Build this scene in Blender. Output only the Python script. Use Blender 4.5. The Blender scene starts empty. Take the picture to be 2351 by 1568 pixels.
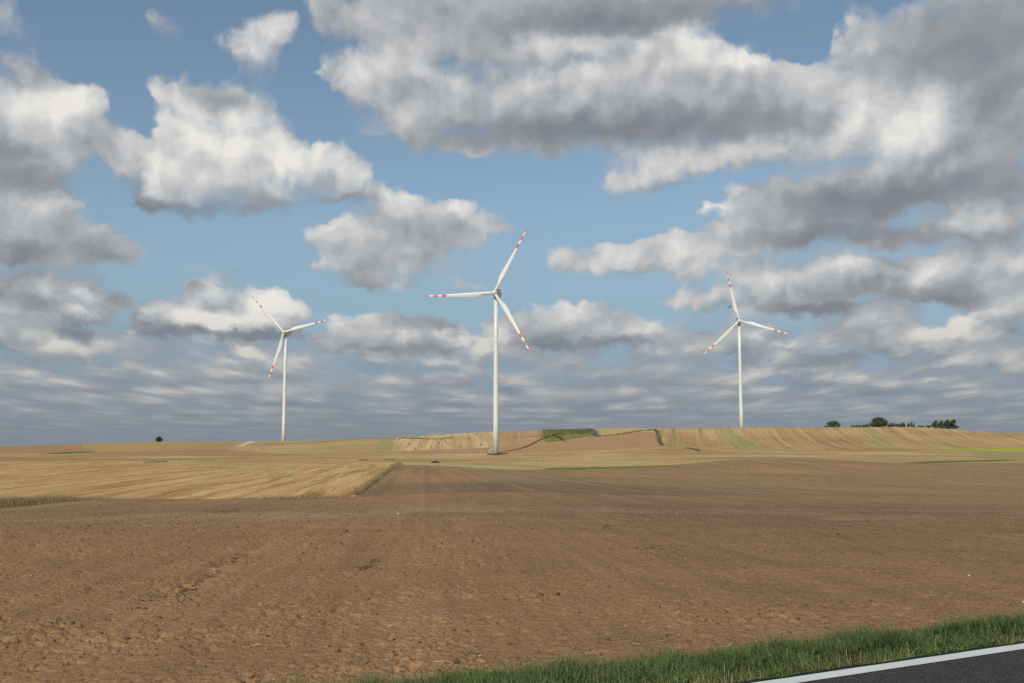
import bpy, math, random
import numpy as np
from mathutils import Vector, Matrix

# ------------------------------------------------------------------ scene basics
scene = bpy.context.scene
R = math.radians
CAM_H = 1.4                       # eye height of a passenger in a car, metres
FPX, CX, CY, HOR = 2287.0, 1175.5, 784.0, 1010.0   # survey frame: 2351 x 1568
PITCH = math.atan((HOR - CY) / FPX)
cp, sp = math.cos(PITCH), math.sin(PITCH)
SUN_TO = Vector((-42.0, -120.0, 90.0)).normalized()      # towards the sun (behind left)
SUN_EL = math.asin(SUN_TO.z)
SUN_AZ = math.atan2(SUN_TO.x, SUN_TO.y)

def bearing(px, py):
    """surveyed image bearing -> world direction (x right, y forward, z up)"""
    x = (px - CX) / FPX
    v = (CY - py) / FPX
    return Vector((x, cp - v * sp, sp + v * cp))

def project(x, y, z):
    """world -> survey bearing (numpy friendly)"""
    z = z - CAM_H
    f = y * cp + z * sp
    u = -y * sp + z * cp
    return CX + FPX * x / f, CY - FPX * u / f

cam = bpy.data.cameras.new("camera")
cam.sensor_width = 36.0
cam.lens = 36.0 * FPX / 2351.0
cam.clip_start = 0.1
cam.clip_end = 60000.0
cam_o = bpy.data.objects.new("camera", cam)
scene.collection.objects.link(cam_o)
cam_o.location = (0, 0, CAM_H)
cam_o.rotation_euler = (math.pi / 2 + PITCH, 0, 0)
scene.camera = cam_o

scene.view_settings.view_transform = 'Standard'
scene.view_settings.look = 'None'
scene.view_settings.exposure = 0.0
scene.view_settings.gamma = 1.0
scene.render.engine = 'CYCLES'
scene.cycles.max_bounces = 5
scene.cycles.diffuse_bounces = 1
scene.cycles.glossy_bounces = 2
scene.cycles.transparent_max_bounces = 8
scene.cycles.use_adaptive_sampling = True
scene.cycles.adaptive_threshold = 0.013
scene.cycles.adaptive_min_samples = 14
scene.cycles.use_denoising = False

sun = bpy.data.lights.new("sun", 'SUN')
sun.energy = 3.1
sun.angle = R(0.5)
sun.color = (1.0, 0.945, 0.82)
sun_o = bpy.data.objects.new("sun", sun)
scene.collection.objects.link(sun_o)
sun_o.location = (-40, -110, 90)
sun_o.rotation_euler = SUN_TO.to_track_quat('Z', 'Y').to_euler()

# ------------------------------------------------------------------ node helper
class NT:
    def __init__(self, tree):
        self.t = tree
        self.n = tree.nodes
        self.l = tree.links
    def put(self, sock, v):
        if v is None:
            return
        if isinstance(v, bpy.types.NodeSocket):
            self.l.new(v, sock)
        else:
            try:
                sock.default_value = v
            except Exception:
                sock.default_value = (v, v, v)
    def node(self, kind, **kw):
        n = self.n.new(kind)
        for k, v in kw.items():
            setattr(n, k, v)
        return n
    def m(self, op, a, b=None, c=None, clamp=False):
        n = self.n.new('ShaderNodeMath'); n.operation = op; n.use_clamp = clamp
        for i, v in enumerate((a, b, c)):
            self.put(n.inputs[i], v)
        return n.outputs[0]
    def v(self, op, a, b=None, c=None):
        n = self.n.new('ShaderNodeVectorMath'); n.operation = op
        for i, q in enumerate((a, b, c)):
            self.put(n.inputs[i], q)
        return n.outputs['Value'] if op in ('LENGTH', 'DOT_PRODUCT', 'DISTANCE') else n.outputs['Vector']
    def noise(self, vec, scale, detail=4, rough=0.5, dist=0.0, lac=2.0, dims='3D', w=None):
        n = self.n.new('ShaderNodeTexNoise'); n.noise_dimensions = dims
        self.put(n.inputs['Vector'], vec)
        if w is not None: self.put(n.inputs['W'], w)
        self.put(n.inputs['Scale'], scale); self.put(n.inputs['Detail'], detail)
        self.put(n.inputs['Roughness'], rough); self.put(n.inputs['Distortion'], dist)
        self.put(n.inputs['Lacunarity'], lac)
        return n
    def vor(self, vec, scale, feature='SMOOTH_F1', detail=0.0, rough=0.5, smooth=0.6, dims='3D', rnd=1.0):
        n = self.n.new('ShaderNodeTexVoronoi'); n.voronoi_dimensions = dims; n.feature = feature
        self.put(n.inputs['Vector'], vec); self.put(n.inputs['Scale'], scale)
        self.put(n.inputs['Detail'], detail); self.put(n.inputs['Roughness'], rough)
        self.put(n.inputs['Randomness'], rnd)
        if feature == 'SMOOTH_F1': self.put(n.inputs['Smoothness'], smooth)
        return n
    def map(self, val, a, b, c=0.0, d=1.0, smooth=False):
        n = self.n.new('ShaderNodeMapRange')
        n.interpolation_type = 'SMOOTHSTEP' if smooth else 'LINEAR'
        n.clamp = True
        for i, q in enumerate((val, a, b, c, d)):
            self.put(n.inputs[i], q)
        return n.outputs[0]
    def ramp(self, fac, stops, interp='LINEAR'):
        n = self.n.new('ShaderNodeValToRGB'); r = n.color_ramp; r.interpolation = interp
        while len(r.elements) < len(stops): r.elements.new(0.5)
        for e, (p, c) in zip(r.elements, stops):
            e.position = p
            e.color = (c[0], c[1], c[2], 1.0) if not isinstance(c, (int, float)) else (c, c, c, 1.0)
        self.put(n.inputs[0], fac)
        return n.outputs[0]
    def mix(self, f, a, b, mode='MIX'):
        n = self.n.new('ShaderNodeMix'); n.data_type = 'RGBA'; n.blend_type = mode; n.clamp_factor = True
        self.put(n.inputs[0], f)
        for s, q in ((n.inputs[6], a), (n.inputs[7], b)):
            if isinstance(q, (tuple, list)) and len(q) == 3: q = (q[0], q[1], q[2], 1.0)
            self.put(s, q)
        return n.outputs[2]
    def xyz(self, x, y, z):
        n = self.n.new('ShaderNodeCombineXYZ')
        for i, q in enumerate((x, y, z)): self.put(n.inputs[i], q)
        return n.outputs[0]
    def sep(self, v):
        n = self.n.new('ShaderNodeSeparateXYZ'); self.put(n.inputs[0], v)
        return n.outputs

def srgb(r, g, b):
    f = lambda c: (c / 12.92 if c <= 0.04045 else ((c + 0.055) / 1.055) ** 2.4)
    return (f(r / 255), f(g / 255), f(b / 255))
# ------------------------------------------------------------------ sky: Nishita + procedural cumulus
# each puff: bearing (px,py), half-size (a,b), cover weight, light weight
PUFFS = [
 # --- left cloud bank
 (80,305,165,130, 1.15, .05), (190,330,110,100,.55,.05), (60,235,110,55,.25,.30), (165,235,75,50,.25,.25), (275,335,50,45,.5,.05),
 (60,410,150,36,.4,-.30), (15,335,60,26,.0,-.35), (110,270,60,40,0,.15),
 # --- white cumulus
 (500,335,185,150, 1.2, .30), (390,400,110,85,.5,.10), (640,400,100,80,.5,.20), (300,440,75,50,.75,-.35),
 (510,300,120,55,.0,.42), (655,355,55,55,.2,.45), (350,400,30,55,.0,.40), (480,430,220,30,.0,.15),
 (450,488,200,26,.3,-.55), (505,228,70,32,.2,-.50), (640,470,120,26,.4,-.30), (430,245,60,45,.2,.05), (600,235,50,45,.25,.0),
 (775,390,66,62,1.25,.28), (845,415,58,38,1.05,.25), (735,335,22,30,.6,.30), (790,465,70,18,.4,-.35),
 # --- small upper clouds
 (615,105,75,62,1.0,.25), (640,60,45,35,.4,.15), (530,100,50,35,.45,.0), (395,48,45,40,.62,.0), (5,25,42,50,.7,.0), (75,135,50,40,.42,-.05),
 (365,205,40,35,.45,.1), (330,215,40,18,.3,.1), (810,180,80,50,.95,.22), (760,60,90,60,.6,-.05), (890,90,110,70,.7,.0),
 # --- huge grey cloud
 (1130,35,400,80,1.2,-.12), (1500,20,380,55,1.0,-.30), (1250,210,400,130,1.3,.0), (900,230,120,90,.6,.1), (1600,240,240,110,1.0,-.05),
 (960,150,110,50,.2,.30), (1290,105,150,34,.1,.42), (1260,170,220,36,.0,.18), (1540,110,110,60,.6,.50), (1720,140,130,60,.7,.40),
 (950,290,80,30,.3,.22), (1500,290,330,46,.2,-.38), (1150,300,280,40,.1,-.26), (1000,335,110,28,.6,-.05), (1420,70,150,30,0,-.20),
 (1200,335,200,26,.45,-.10), (1330,340,60,20,.3,-.15), (1430,190,200,36,0,.12), (1600,85,60,36,.3,.35),
 # --- right bank
 (2050,270,290,150,1.3,.05), (1990,290,120,70,.2,.50), (2120,250,80,60,.0,.36), (1880,220,140,60,.3,.12), (1840,265,90,45,.0,-.20), (2080,330,90,36,.0,.25),
 (2230,80,220,110,1.2,-.28), (2310,330,120,170,.8,-.15), (1960,70,60,60,.7,.12), (2280,220,90,60,0,-.12), (2160,120,120,50,0,-.12),
 (1480,395,130,52,1.05,.30), (1610,375,120,40,.8,.30), (1440,430,90,22,.3,-.05), (1760,345,150,40,.5,.18), (1560,430,110,16,.1,-.25),
 (1960,480,300,75,1.2,-.28), (2060,440,300,40,.3,-.25), (1750,500,120,70,.7,.10), (1640,545,130,32,.8,.18), (1850,545,260,24,.3,-.30),
 (1690,430,32,26,.5,.40), (1650,475,30,22,.4,.35), (2240,505,110,30,.6,.40), (2300,560,110,36,.5,.05), (2150,545,180,26,.4,-.22), (1540,560,70,26,.5,.15),
 # --- left middle grey bank
 (80,520,160,75,1.1,.02), (60,475,120,34,.3,.20), (190,560,120,42,.7,-.25), (50,610,130,50,.8,-.22), (300,590,60,26,.6,-.10), (130,600,60,22,0,.18), (40,570,90,30,.2,-.25),
 # --- centre cumulus
 (900,550,180,100,1.15,.08), (915,465,55,36,.6,.25), (1050,515,80,45,.85,.05), (1010,570,120,50,.6,-.05), (800,590,90,60,.8,.02),
 (785,500,45,30,.5,.35), (1062,480,32,24,.4,.45), (1140,510,50,26,.6,-.08), (830,650,120,24,.6,-.28), (960,530,140,30,0,-.12), (1200,520,40,16,.4,-.1),
 # --- middle distance
 (1285,600,55,42,1.0,.10), (1380,605,70,34,.9,.08), (1465,585,90,34,.9,.15), (1065,652,50,20,.7,-.08), (530,625,90,20,.85,-.10), (440,665,50,18,.6,-.18), (620,612,40,14,.4,-.1),
 (1600,590,160,40,1.0,.12), (1600,682,78,36,1.05,.28), (1870,640,130,56,1.2,.12), (1950,600,80,22,.4,.30), (1860,708,120,18,.9,-.40), (1730,640,80,36,.9,.05), (1740,700,70,24,.6,-.1),
 (2060,640,120,44,1.0,.02), (2230,640,140,56,1.1,.02), (2080,685,60,24,.5,-.20), (2300,690,90,36,.9,.05), (2180,690,60,22,.5,-.15),
 (530,712,125,55,1.2,.40), (620,715,80,42,.8,.30), (400,735,80,36,1.0,.10), (520,665,50,26,.4,.40), (340,708,28,22,.7,.30), (540,765,190,12,.7,-.55), (760,718,46,17,.6,.20),
 (60,690,130,50,1.1,-.12), (225,655,70,30,.7,.10), (180,700,100,30,.8,-.20), (270,680,70,24,.5,-.15), (40,760,90,40,1.0,.15), (180,795,60,24,.8,.42), (95,780,50,24,.5,.30), (150,762,50,16,.5,-.45),
 (880,760,80,40,1.0,.15), (980,750,85,34,.95,.06), (930,805,150,14,.7,-.35), (1180,755,95,38,1.0,.0), (1330,735,130,50,1.15,.02), (1340,700,70,30,.5,.16), (1450,760,70,28,.8,.02), (1300,790,200,14,.6,-.35),
 (2070,788,90,26,1.0,.45), (2110,760,36,20,.5,.35), (2245,755,78,22,1.0,.40), (1775,835,80,28,.95,.38), (2290,815,90,30,.9,.20), (1990,735,80,36,.9,.05), (1640,790,140,22,.8,-.1), (1900,830,80,20,.6,-.15),
 (1930,655,420,90,.42,-.02), (2220,590,200,50,.4,.02), (1500,620,120,40,.3,.0), (200,700,220,60,.3,-.03), (330,560,80,30,.35,-.08), (1080,770,260,40,.3,.0),
 # --- blue gaps
 (1830,88,85,48,-1.29,0), (1640,72,60,14,-0.27,0), (1060,410,260,40,-0.75,0), (1270,480,90,80,-0.75,0), (1200,600,36,80,-0.68,0), (560,560,160,50,-0.75,0), (225,420,85,42,-1.1,0), (300,250,55,60,-1.1,0),
 (310,665,80,30,-0.54,0), (735,260,40,60,-0.68,0), (700,100,36,70,-0.48,0), (690,200,50,80,-0.61,0), (1090,600,60,40,-0.54,0), (1090,705,90,40,-0.88,0), (2015,575,55,9,-0.41,0), (1590,495,60,30,-0.75,0), (1430,510,100,40,-0.75,0),
 (390,560,70,45,-0.54,0), (300,505,100,26,-0.61,0), (690,640,36,60,-0.68,0), (2140,740,36,22,-0.48,0), (1920,802,50,7,-0.34,0), (490,595,110,22,-0.41,0), (1200,650,60,40,-0.41,0), (1470,655,80,24,-0.48,0),
 (1000,130,40,20,-0.14,0), (840,690,80,24,-0.54,0), (770,660,50,30,-0.54,0), (720,735,26,40,-0.41,0), (1080,760,24,40,-0.54,0), (1530,640,24,30,-0.27,0), (1640,440,50,16,-0.34,0), (770,482,80,20,-.8,0), (450,150,90,40,-0.27,0), (220,140,100,50,-0.41,0), (2330,625,20,12,-0.27,0),
]

def make_sky():
    w = bpy.data.worlds.new("World")
    scene.world = w
    w.use_nodes = True
    for n in list(w.node_tree.nodes): w.node_tree.nodes.remove(n)
    t = NT(w.node_tree)
    out = t.node('ShaderNodeOutputWorld')
    bg = t.node('ShaderNodeBackground'); bg.inputs['Strength'].default_value = 0.1
    t.l.new(bg.outputs[0], out.inputs[0])
    sky = t.node('ShaderNodeTexSky', sky_type='NISHITA')
    sky.sun_disc = False
    sky.sun_elevation = SUN_EL
    sky.sun_rotation = SUN_AZ
    sky.air_density = 1.0; sky.dust_density = 0.6; sky.ozone_density = 2.0
    tc = t.node('ShaderNodeTexCoord').outputs['Generated']
    d = t.v('NORMALIZE', tc)
    x, y, z = t.sep(d)
    az = t.m('ARCTAN2', x, y)
    el = t.m('ARCSINE', z)
    P = t.xyz(t.m('MULTIPLY', az, 10.0), t.m('MULTIPLY', el, 10.0), 0.0)

    # ---- group: coverage + light of the placed puffs
    g = bpy.data.node_groups.new("cloud_puffs", 'ShaderNodeTree')
    g.interface.new_socket("P", in_out='INPUT', socket_type='NodeSocketVector')
    g.interface.new_socket("cover", in_out='OUTPUT', socket_type='NodeSocketFloat')
    g.interface.new_socket("light", in_out='OUTPUT', socket_type='NodeSocketFloat')
    G = NT(g)
    gi, go = G.node('NodeGroupInput'), G.node('NodeGroupOutput')
    cov, lit = 0.0, 0.0
    for (px, py, a, b, cw, lw) in PUFFS:
        dv = bearing(px, py); dv.normalize()
        u, v = math.atan2(dv.x, dv.y) * 10, math.asin(dv.z) * 10
        k = 1.32 if cw else 1.5
        ra, rb = k * a / FPX * 10, k * b / FPX * 10
        q = G.v('MULTIPLY_ADD', gi.outputs[0], (1 / ra, 1 / rb, 0), (-u / ra, -v / rb, 0))
        e = G.m('SUBTRACT', 1.0, G.v('DOT_PRODUCT', q, q), clamp=True)
        if cw: cov = G.m('MULTIPLY_ADD', e, cw, cov)
        if lw: lit = G.m('MULTIPLY_ADD', G.m('MULTIPLY', e, e), lw * (1.15 if lw > 0 else 1.75), lit)
    G.l.new(cov, go.inputs[0]); G.l.new(lit, go.inputs[1])

    # ---- domain warp, so that no puff keeps a smooth outline
    w1 = t.noise(P, 1.3, 2, 0.5, dims='2D').outputs['Color']
    w2 = t.noise(P, 4.2, 4, 0.55, dims='2D').outputs['Color']
    wv = t.v('MULTIPLY_ADD', t.v('SUBTRACT', w1, (.5, .5, .5)), (.26, .18, 0), P)
    wv2 = t.v('MULTIPLY_ADD', t.v('SUBTRACT', w2, (.5, .5, .5)), (.28, .20, 0), wv)
    grp = t.node('ShaderNodeGroup'); grp.node_tree = g
    t.l.new(wv2, grp.inputs[0])
    cover, light = grp.outputs[0], grp.outputs[1]
    grp2 = t.node('ShaderNodeGroup'); grp2.node_tree = g
    t.l.new(t.v('ADD', wv2, (-.09, .20, 0)), grp2.inputs[0])
    dcov = t.m('SUBTRACT', t.m('MINIMUM', cover, 1.5), t.m('MINIMUM', grp2.outputs[0], 1.5))
    dcov = t.m('MAXIMUM', t.m('MINIMUM', dcov, .9), -.9)

    # ---- low deck near the horizon: flattened by perspective
    elc = t.m('MAXIMUM', el, 0.0)
    inv = t.m('DIVIDE', 1.0, t.m('ADD', elc, 0.045))
    wob = t.m('MULTIPLY', t.m('SUBTRACT', t.sep(w2)[0], .5), t.map(el, .02, .10, .15, .9))
    py = t.m('MULTIPLY_ADD', inv, 1.12, wob)
    pxx = t.m('MULTIPLY', az, t.m('MULTIPLY_ADD', inv, 1.7, 15.0))
    dv = t.xyz(pxx, py, 0)
    dvb = t.xyz(pxx, t.m('SUBTRACT', py, .30), 0)
    dw = t.v('MULTIPLY_ADD', t.v('SUBTRACT', t.noise(dv, 1.1, 3, .5, dims='2D').outputs['Color'], (.5, .5, .5)), (1.0, .9, 0), (0, 0, 0))
    dn = t.noise(dv, .62, 4, .5, .3, dims='2D').outputs['Fac']
    dvo = t.vor(t.v('ADD', dv, dw), .62, smooth=.55, dims='2D').outputs['Distance']
    dvob = t.vor(t.v('ADD', dvb, dw), .62, smooth=.55, dims='2D').outputs['Distance']
    deck = t.m('ADD', t.m('MULTIPLY', t.m('SUBTRACT', dn, .5), 1.0), t.m('MULTIPLY_ADD', dvo, -.55, .74))
    deckb = t.m('ADD', t.m('MULTIPLY', t.m('SUBTRACT', dn, .5), 1.0), t.m('MULTIPLY_ADD', dvob, -.55, .74))
    low = t.map(el, 0.140, 0.085, 0, 1, True)
    near = t.map(el, 0.085, 0.015, 0, 1, True)
    mid = t.map(el, 0.22, 0.11, 0, 1, True)
    # ---- billows
    E1 = t.noise(wv, 2.1, 8, 0.55, 0.1, dims='2D').outputs['Fac']
    E1b = t.noise(t.v('ADD', wv, (-.09, .15, 0)), 2.1, 5, 0.5, 0.1, dims='2D').outputs['Fac']
    B1 = t.vor(wv2, 2.4, detail=1, rough=0.5, smooth=0.8, dims='2D').outputs['Distance']
    B1b = t.vor(t.v('ADD', wv2, (-.05, .11, 0)), 2.4, detail=1, rough=0.5, smooth=0.8, dims='2D').outputs['Distance']
    far1 = t.m('SUBTRACT', 1.0, t.m('MULTIPLY', low, .75))
    edge = t.m('MULTIPLY', t.m('SUBTRACT', E1, 0.5), far1)
    c = t.m('MULTIPLY_ADD', edge, 1.3, t.m('ADD', cover, .07))
    c = t.m('ADD', c, t.m('MULTIPLY', t.m('SUBTRACT', deck, 0.5), t.m('MULTIPLY', mid, 1.3)))
    c = t.m('MULTIPLY_ADD', low, 1.05, c)
    c = t.m('MULTIPLY_ADD', near, 0.5, c)
    c = t.m('MULTIPLY_ADD', t.m('SUBTRACT', .45, B1), .38, c)
    away = t.map(t.m('ABSOLUTE', az), .56, .75, 0, .55, True)
    high = t.map(el, .45, .6, 0, .45, True)
    c = t.m('ADD', c, t.m('MAXIMUM', away, high))
    soft = t.map(dcov, -.4, .5, 1.55, 1.0)
    alpha = t.map(c, 0.30, soft, 0, 1, True)
    # ---- tone
    relief = t.m('MULTIPLY', t.m('SUBTRACT', E1, E1b), t.map(light, -.5, .3, .22, .78))
    relief = t.m('MULTIPLY_ADD', t.m('SUBTRACT', B1b, B1), .20, relief)
    relief = t.m('MULTIPLY', relief, far1)
    tone = t.m('ADD', t.m('MULTIPLY_ADD', light, .62, t.m('MULTIPLY_ADD', dcov, .17, .47)), relief)
    dk = t.m('SUBTRACT', deck, deckb)
    dk = t.m('MULTIPLY_ADD', t.m('SUBTRACT', deck, .5), 1.2, t.m('MULTIPLY', dk, 1.0))
    patch = t.map(t.noise(t.xyz(t.m('MULTIPLY', az, 9.0), t.m('MULTIPLY', inv, .42), 0), 1.0, 3, .5, dims='2D').outputs['Fac'], .32, .68, .45, 1.35)
    dk = t.m('MULTIPLY', dk, patch)
    tone = t.m('ADD', tone, t.m('MULTIPLY', dk, t.m('MULTIPLY', mid, t.map(near, 0, 1, 1.05, .8))))
    tone = t.m('MULTIPLY_ADD', near, -.04, t.m('MULTIPLY_ADD', low, .02, tone))
    hi = t.ramp(tone, [(0.0, srgb(129, 132, 139)), (.28, srgb(151, 154, 158)), (.5, srgb(177, 179, 181)), (.75, srgb(205, 206, 206)), (1.0, srgb(236, 233, 226))])
    lo = t.ramp(tone, [(0.0, srgb(126, 134, 145)), (.35, srgb(146, 152, 160)), (.6, srgb(168, 171, 174)), (1.0, srgb(210, 207, 200))])
    nr = t.ramp(tone, [(0.0, srgb(123, 134, 145)), (.4, srgb(138, 147, 157)), (.7, srgb(158, 161, 165)), (1.0, srgb(176, 173, 170))])
    ccol = t.mix(low, hi, lo)
    ccol = t.mix(near, ccol, nr)
    ccol = t.v('MULTIPLY', ccol, (10, 10, 10))
    skyc = t.v('MULTIPLY', sky.outputs[0], SKY_TINT)
    skyc = t.mix(.10, skyc, tuple(10 * q for q in srgb(172, 178, 184)))
    skyc = t.mix(t.map(el, .30, .06, 0, .9, True), skyc, tuple(10 * q for q in srgb(138, 165, 186)))
    col = t.mix(t.m('MULTIPLY', alpha, .97), skyc, ccol)
    # haze at the horizon
    hz = t.map(el, .040, -.004, 0, .85, True)
    col = t.mix(hz, col, tuple(10 * q for q in srgb(127, 137, 147)))
    t.l.new(col, bg.inputs['Color'])
    w.cycles.sampling_method = 'MANUAL'
    w.cycles.sample_map_resolution = 256
SKY_TINT = (.97, 1.01, .94)
make_sky()
# ------------------------------------------------------------------ helpers for meshes
rng = np.random.default_rng(11)

def link(o, parent=None):
    scene.collection.objects.link(o)
    if parent is not None: o.parent = parent
    return o

def tag(o, label=None, cat=None, group=None, kind=None):
    for k, v in (('label', label), ('category', cat), ('group', group), ('kind', kind)):
        if v: o[k] = v
    return o

def np_mesh(name, verts, faces, mat=None, smooth=False, attrs=None, mat_idx=None):
    """faces: (n,k) int array with constant k"""
    me = bpy.data.meshes.new(name)
    verts = np.ascontiguousarray(verts, dtype=np.float32)
    faces = np.ascontiguousarray(faces, dtype=np.int32)
    nf, k = faces.shape
    me.vertices.add(len(verts)); me.vertices.foreach_set('co', verts.ravel())
    me.loops.add(nf * k); me.loops.foreach_set('vertex_index', faces.ravel())
    me.polygons.add(nf)
    me.polygons.foreach_set('loop_start', np.arange(0, nf * k, k, dtype=np.int32))
    me.polygons.foreach_set('loop_total', np.full(nf, k, dtype=np.int32))
    if smooth: me.polygons.foreach_set('use_smooth', np.ones(nf, dtype=bool))
    if mat_idx is not None: me.polygons.foreach_set('material_index', np.ascontiguousarray(mat_idx, dtype=np.int32))
    for an, av in (attrs or {}).items():
        at = me.attributes.new(an, 'FLOAT', 'POINT')
        at.data.foreach_set('value', np.ascontiguousarray(av, dtype=np.float32))
    me.update(calc_edges=True)
    if mat is not None:
        for m in (mat if isinstance(mat, (list, tuple)) else [mat]): me.materials.append(m)
    return bpy.data.objects.new(name, me)

_perm = np.random.default_rng(5).permutation(4096).astype(np.int64)
_gx = np.cos(np.arange(4096) * 2.399963); _gy = np.sin(np.arange(4096) * 2.399963)
def perlin(x, y, seed=0):
    xi = np.floor(x).astype(np.int64); yi = np.floor(y).astype(np.int64)
    xf, yf = x - xi, y - yi
    u = xf * xf * xf * (xf * (xf * 6 - 15) + 10); v = yf * yf * yf * (yf * (yf * 6 - 15) + 10)
    def gr(a, b, dx, dy):
        h = _perm[(_perm[(a + seed * 131) & 4095] + b) & 4095]
        return _gx[h] * dx + _gy[h] * dy
    a = gr(xi, yi, xf, yf); b = gr(xi + 1, yi, xf - 1, yf)
    c = gr(xi, yi + 1, xf, yf - 1); d = gr(xi + 1, yi + 1, xf - 1, yf - 1)
    return (a + u * (b - a)) * (1 - v) + (c + u * (d - c)) * v * 1.0

def pchip(x, y, xq):
    """monotone cubic along the last axis of y"""
    h = np.diff(x); dl = np.diff(y, axis=-1) / h
    m = np.zeros_like(y)
    a, b = dl[..., :-1], dl[..., 1:]
    w1 = 2 * h[1:] + h[:-1]; w2 = h[1:] + 2 * h[:-1]
    with np.errstate(divide='ignore', invalid='ignore'):
        mm = (w1 + w2) / (w1 / a + w2 / b)
    m[..., 1:-1] = np.where(a * b > 0, mm, 0.0)
    m[..., 0], m[..., -1] = dl[..., 0], dl[..., -1]
    i = np.clip(np.searchsorted(x, xq) - 1, 0, len(x) - 2)
    t = (xq - x[i]) / h[i]
    t2, t3 = t * t, t * t * t
    return ((2 * t3 - 3 * t2 + 1) * y[..., i] + (t3 - 2 * t2 + t) * h[i] * m[..., i]
            + (-2 * t3 + 3 * t2) * y[..., i + 1] + (t3 - t2) * h[i] * m[..., i + 1])

# ------------------------------------------------------------------ terrain survey
KX = np.array([-150, 0, 180, 365, 590, 700, 812, 910, 1063, 1175, 1290, 1425, 1510, 1640, 1763, 1900, 2063, 2200, 2351, 2500], float)
KD = np.array([4., 8, 12, 18, 25, 35, 45, 58, 75, 95, 130, 170, 205, 240, 310, 380, 460, 540, 610, 660, 720, 770, 810, 845, 880, 1000, 1500, 3000, 9000])
SKY = np.array([1023.5, 1022.4, 1018.5, 1014.7, 1013, 1012.4, 1007, 1004, 994.4, 989.7, 985.6, 983.4, 983.0, 982.2, 980.5, 980.9, 980, 982.4, 985.4, 987])
CREST = np.array([1166, 1165, 1153, 1148, 1146.5, 1146, 1141.5, 1138.6, 1134, 1133, 1133.5, 1139, 1142, 1146, 1148, 1149, 1150, 1151, 1152, 1153])
n = len(KX)
def col(*pairs):
    xs, ys = zip(*pairs)
    return np.interp(KX, xs, ys)
rows = {
 4: None, 8: None, 12: None, 18: None,
 25: col((0, 1201), (900, 1196), (1500, 1193), (2351, 1196)),
 35: col((0, 1186), (400, 1176), (900, 1171), (1500, 1172), (2351, 1175)),
 45: col((0, 1175), (400, 1161), (900, 1154), (1300, 1152), (1600, 1160), (2351, 1163)),
 58: CREST,
 75: CREST + col((0, 2.5), (1250, 2.0), (1450, -3), (1600, -9), (2351, -9)),
 95: CREST + col((0, -4), (800, -3.5), (1063, -5), (1250, -6), (1450, -12), (1600, -18), (2351, -17)),
 130: col((0, 1119), (600, 1115), (820, 1111), (1140, 1107), (1500, 1112), (2351, 1118)),
 170: col((0, 1099), (600, 1096), (820, 1092), (1140, 1096), (1500, 1098), (2351, 1104)),
 205: col((0, 1086), (600, 1085), (820, 1080), (1140, 1089), (1500, 1089), (1763, 1089.5), (2351, 1093.5)),
 240: col((0, 1076), (600, 1078), (820, 1073), (920, 1074), (1140, 1085), (1500, 1086), (1763, 1087.5), (2351, 1091)),
 310: col((0, 1060), (375, 1064), (590, 1071), (820, 1066), (920, 1067), (1140, 1077), (1425, 1075), (1550, 1069), (1675, 1059), (1763, 1055), (1863, 1056), (2013, 1063), (2113, 1066), (2351, 1064)),
 380: col((0, 1056), (600, 1058), (920, 1062), (1140, 1065), (1425, 1062), (1550, 1058), (1675, 1055), (1763, 1053), (1863, 1054), (2013, 1059), (2113, 1062), (2351, 1060)),
 460: col((0, 1051), (600, 1053), (920, 1056), (1140, 1056), (1425, 1050), (1675, 1048), (1863, 1047), (2113, 1051), (2351, 1052)),
 540: col((0, 1045), (600, 1047), (920, 1047), (1140, 1048), (1425, 1038), (1675, 1039), (1863, 1039), (2113, 1040), (2351, 1043)),
 610: col((0, 1040), (365, 1037), (600, 1040), (870, 1039), (1140, 1042), (1290, 1034), (1425, 1027.5), (1510, 1025), (1675, 1030), (1763, 1033), (2013, 1031.5), (2351, 1032.5)),
 660: col((0, 1035), (365, 1030), (600, 1032), (870, 1028), (1063, 1030), (1175, 1031.5), (1290, 1023), (1425, 1017), (1510, 1015), (1600, 1023), (1763, 1026), (2013, 1025), (2351, 1026)),
 720: SKY + col((0, 7), (365, 8), (600, 8), (870, 11), (1063, 18), (1175, 20), (1290, 16.5), (1510, 19), (1620, 29), (1763, 31), (2351, 29)),
 770: SKY + col((0, 2.5), (600, 3), (870, 4.5), (1063, 6.5), (1290, 6.5), (1510, 8), (1620, 13), (2351, 12.5)),
 810: SKY,
 845: SKY + col((0, 2), (600, 4), (1290, 5), (1700, 6), (2351, 5)),
 880: SKY + col((0, 6), (600, 10), (1290, 14), (1700, 15.5), (2351, 14)),
 1000: SKY + 22, 1500: np.full(n, 1034.), 3000: np.full(n, 1030.), 9000: np.full(n, 1026.),
}
ZT = np.zeros((n, len(KD)))
for j, Dk in enumerate(KD):
    r = rows[int(Dk)]
    if r is None:
        ZT[:, j] = {4: -0.14, 8: -0.17, 12: -0.24, 18: -0.40}[int(Dk)]
    else:
        v = (CY - r) / FPX
        ZT[:, j] = CAM_H + Dk * (sp + v * cp) / (cp - v * sp)
LKD = np.log(KD)
# smooth blend between surveyed columns
def zgrid(theta, D):
    """theta (nc,), D forward-distance (nc,nr) -> z ; table lookup per column"""
    Xe = CX + FPX * np.tan(np.clip(theta, -0.5, 0.5))
    Zc = pchip(KX, ZT.T, np.clip(Xe, KX[0], KX[-1]))      # (nk, nc)
    Z = np.empty_like(D)
    for i in range(len(theta)):
        Z[i] = pchip(LKD, Zc[:, i], np.log(np.clip(D[i], KD[0], KD[-1])))
    return Z

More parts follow.
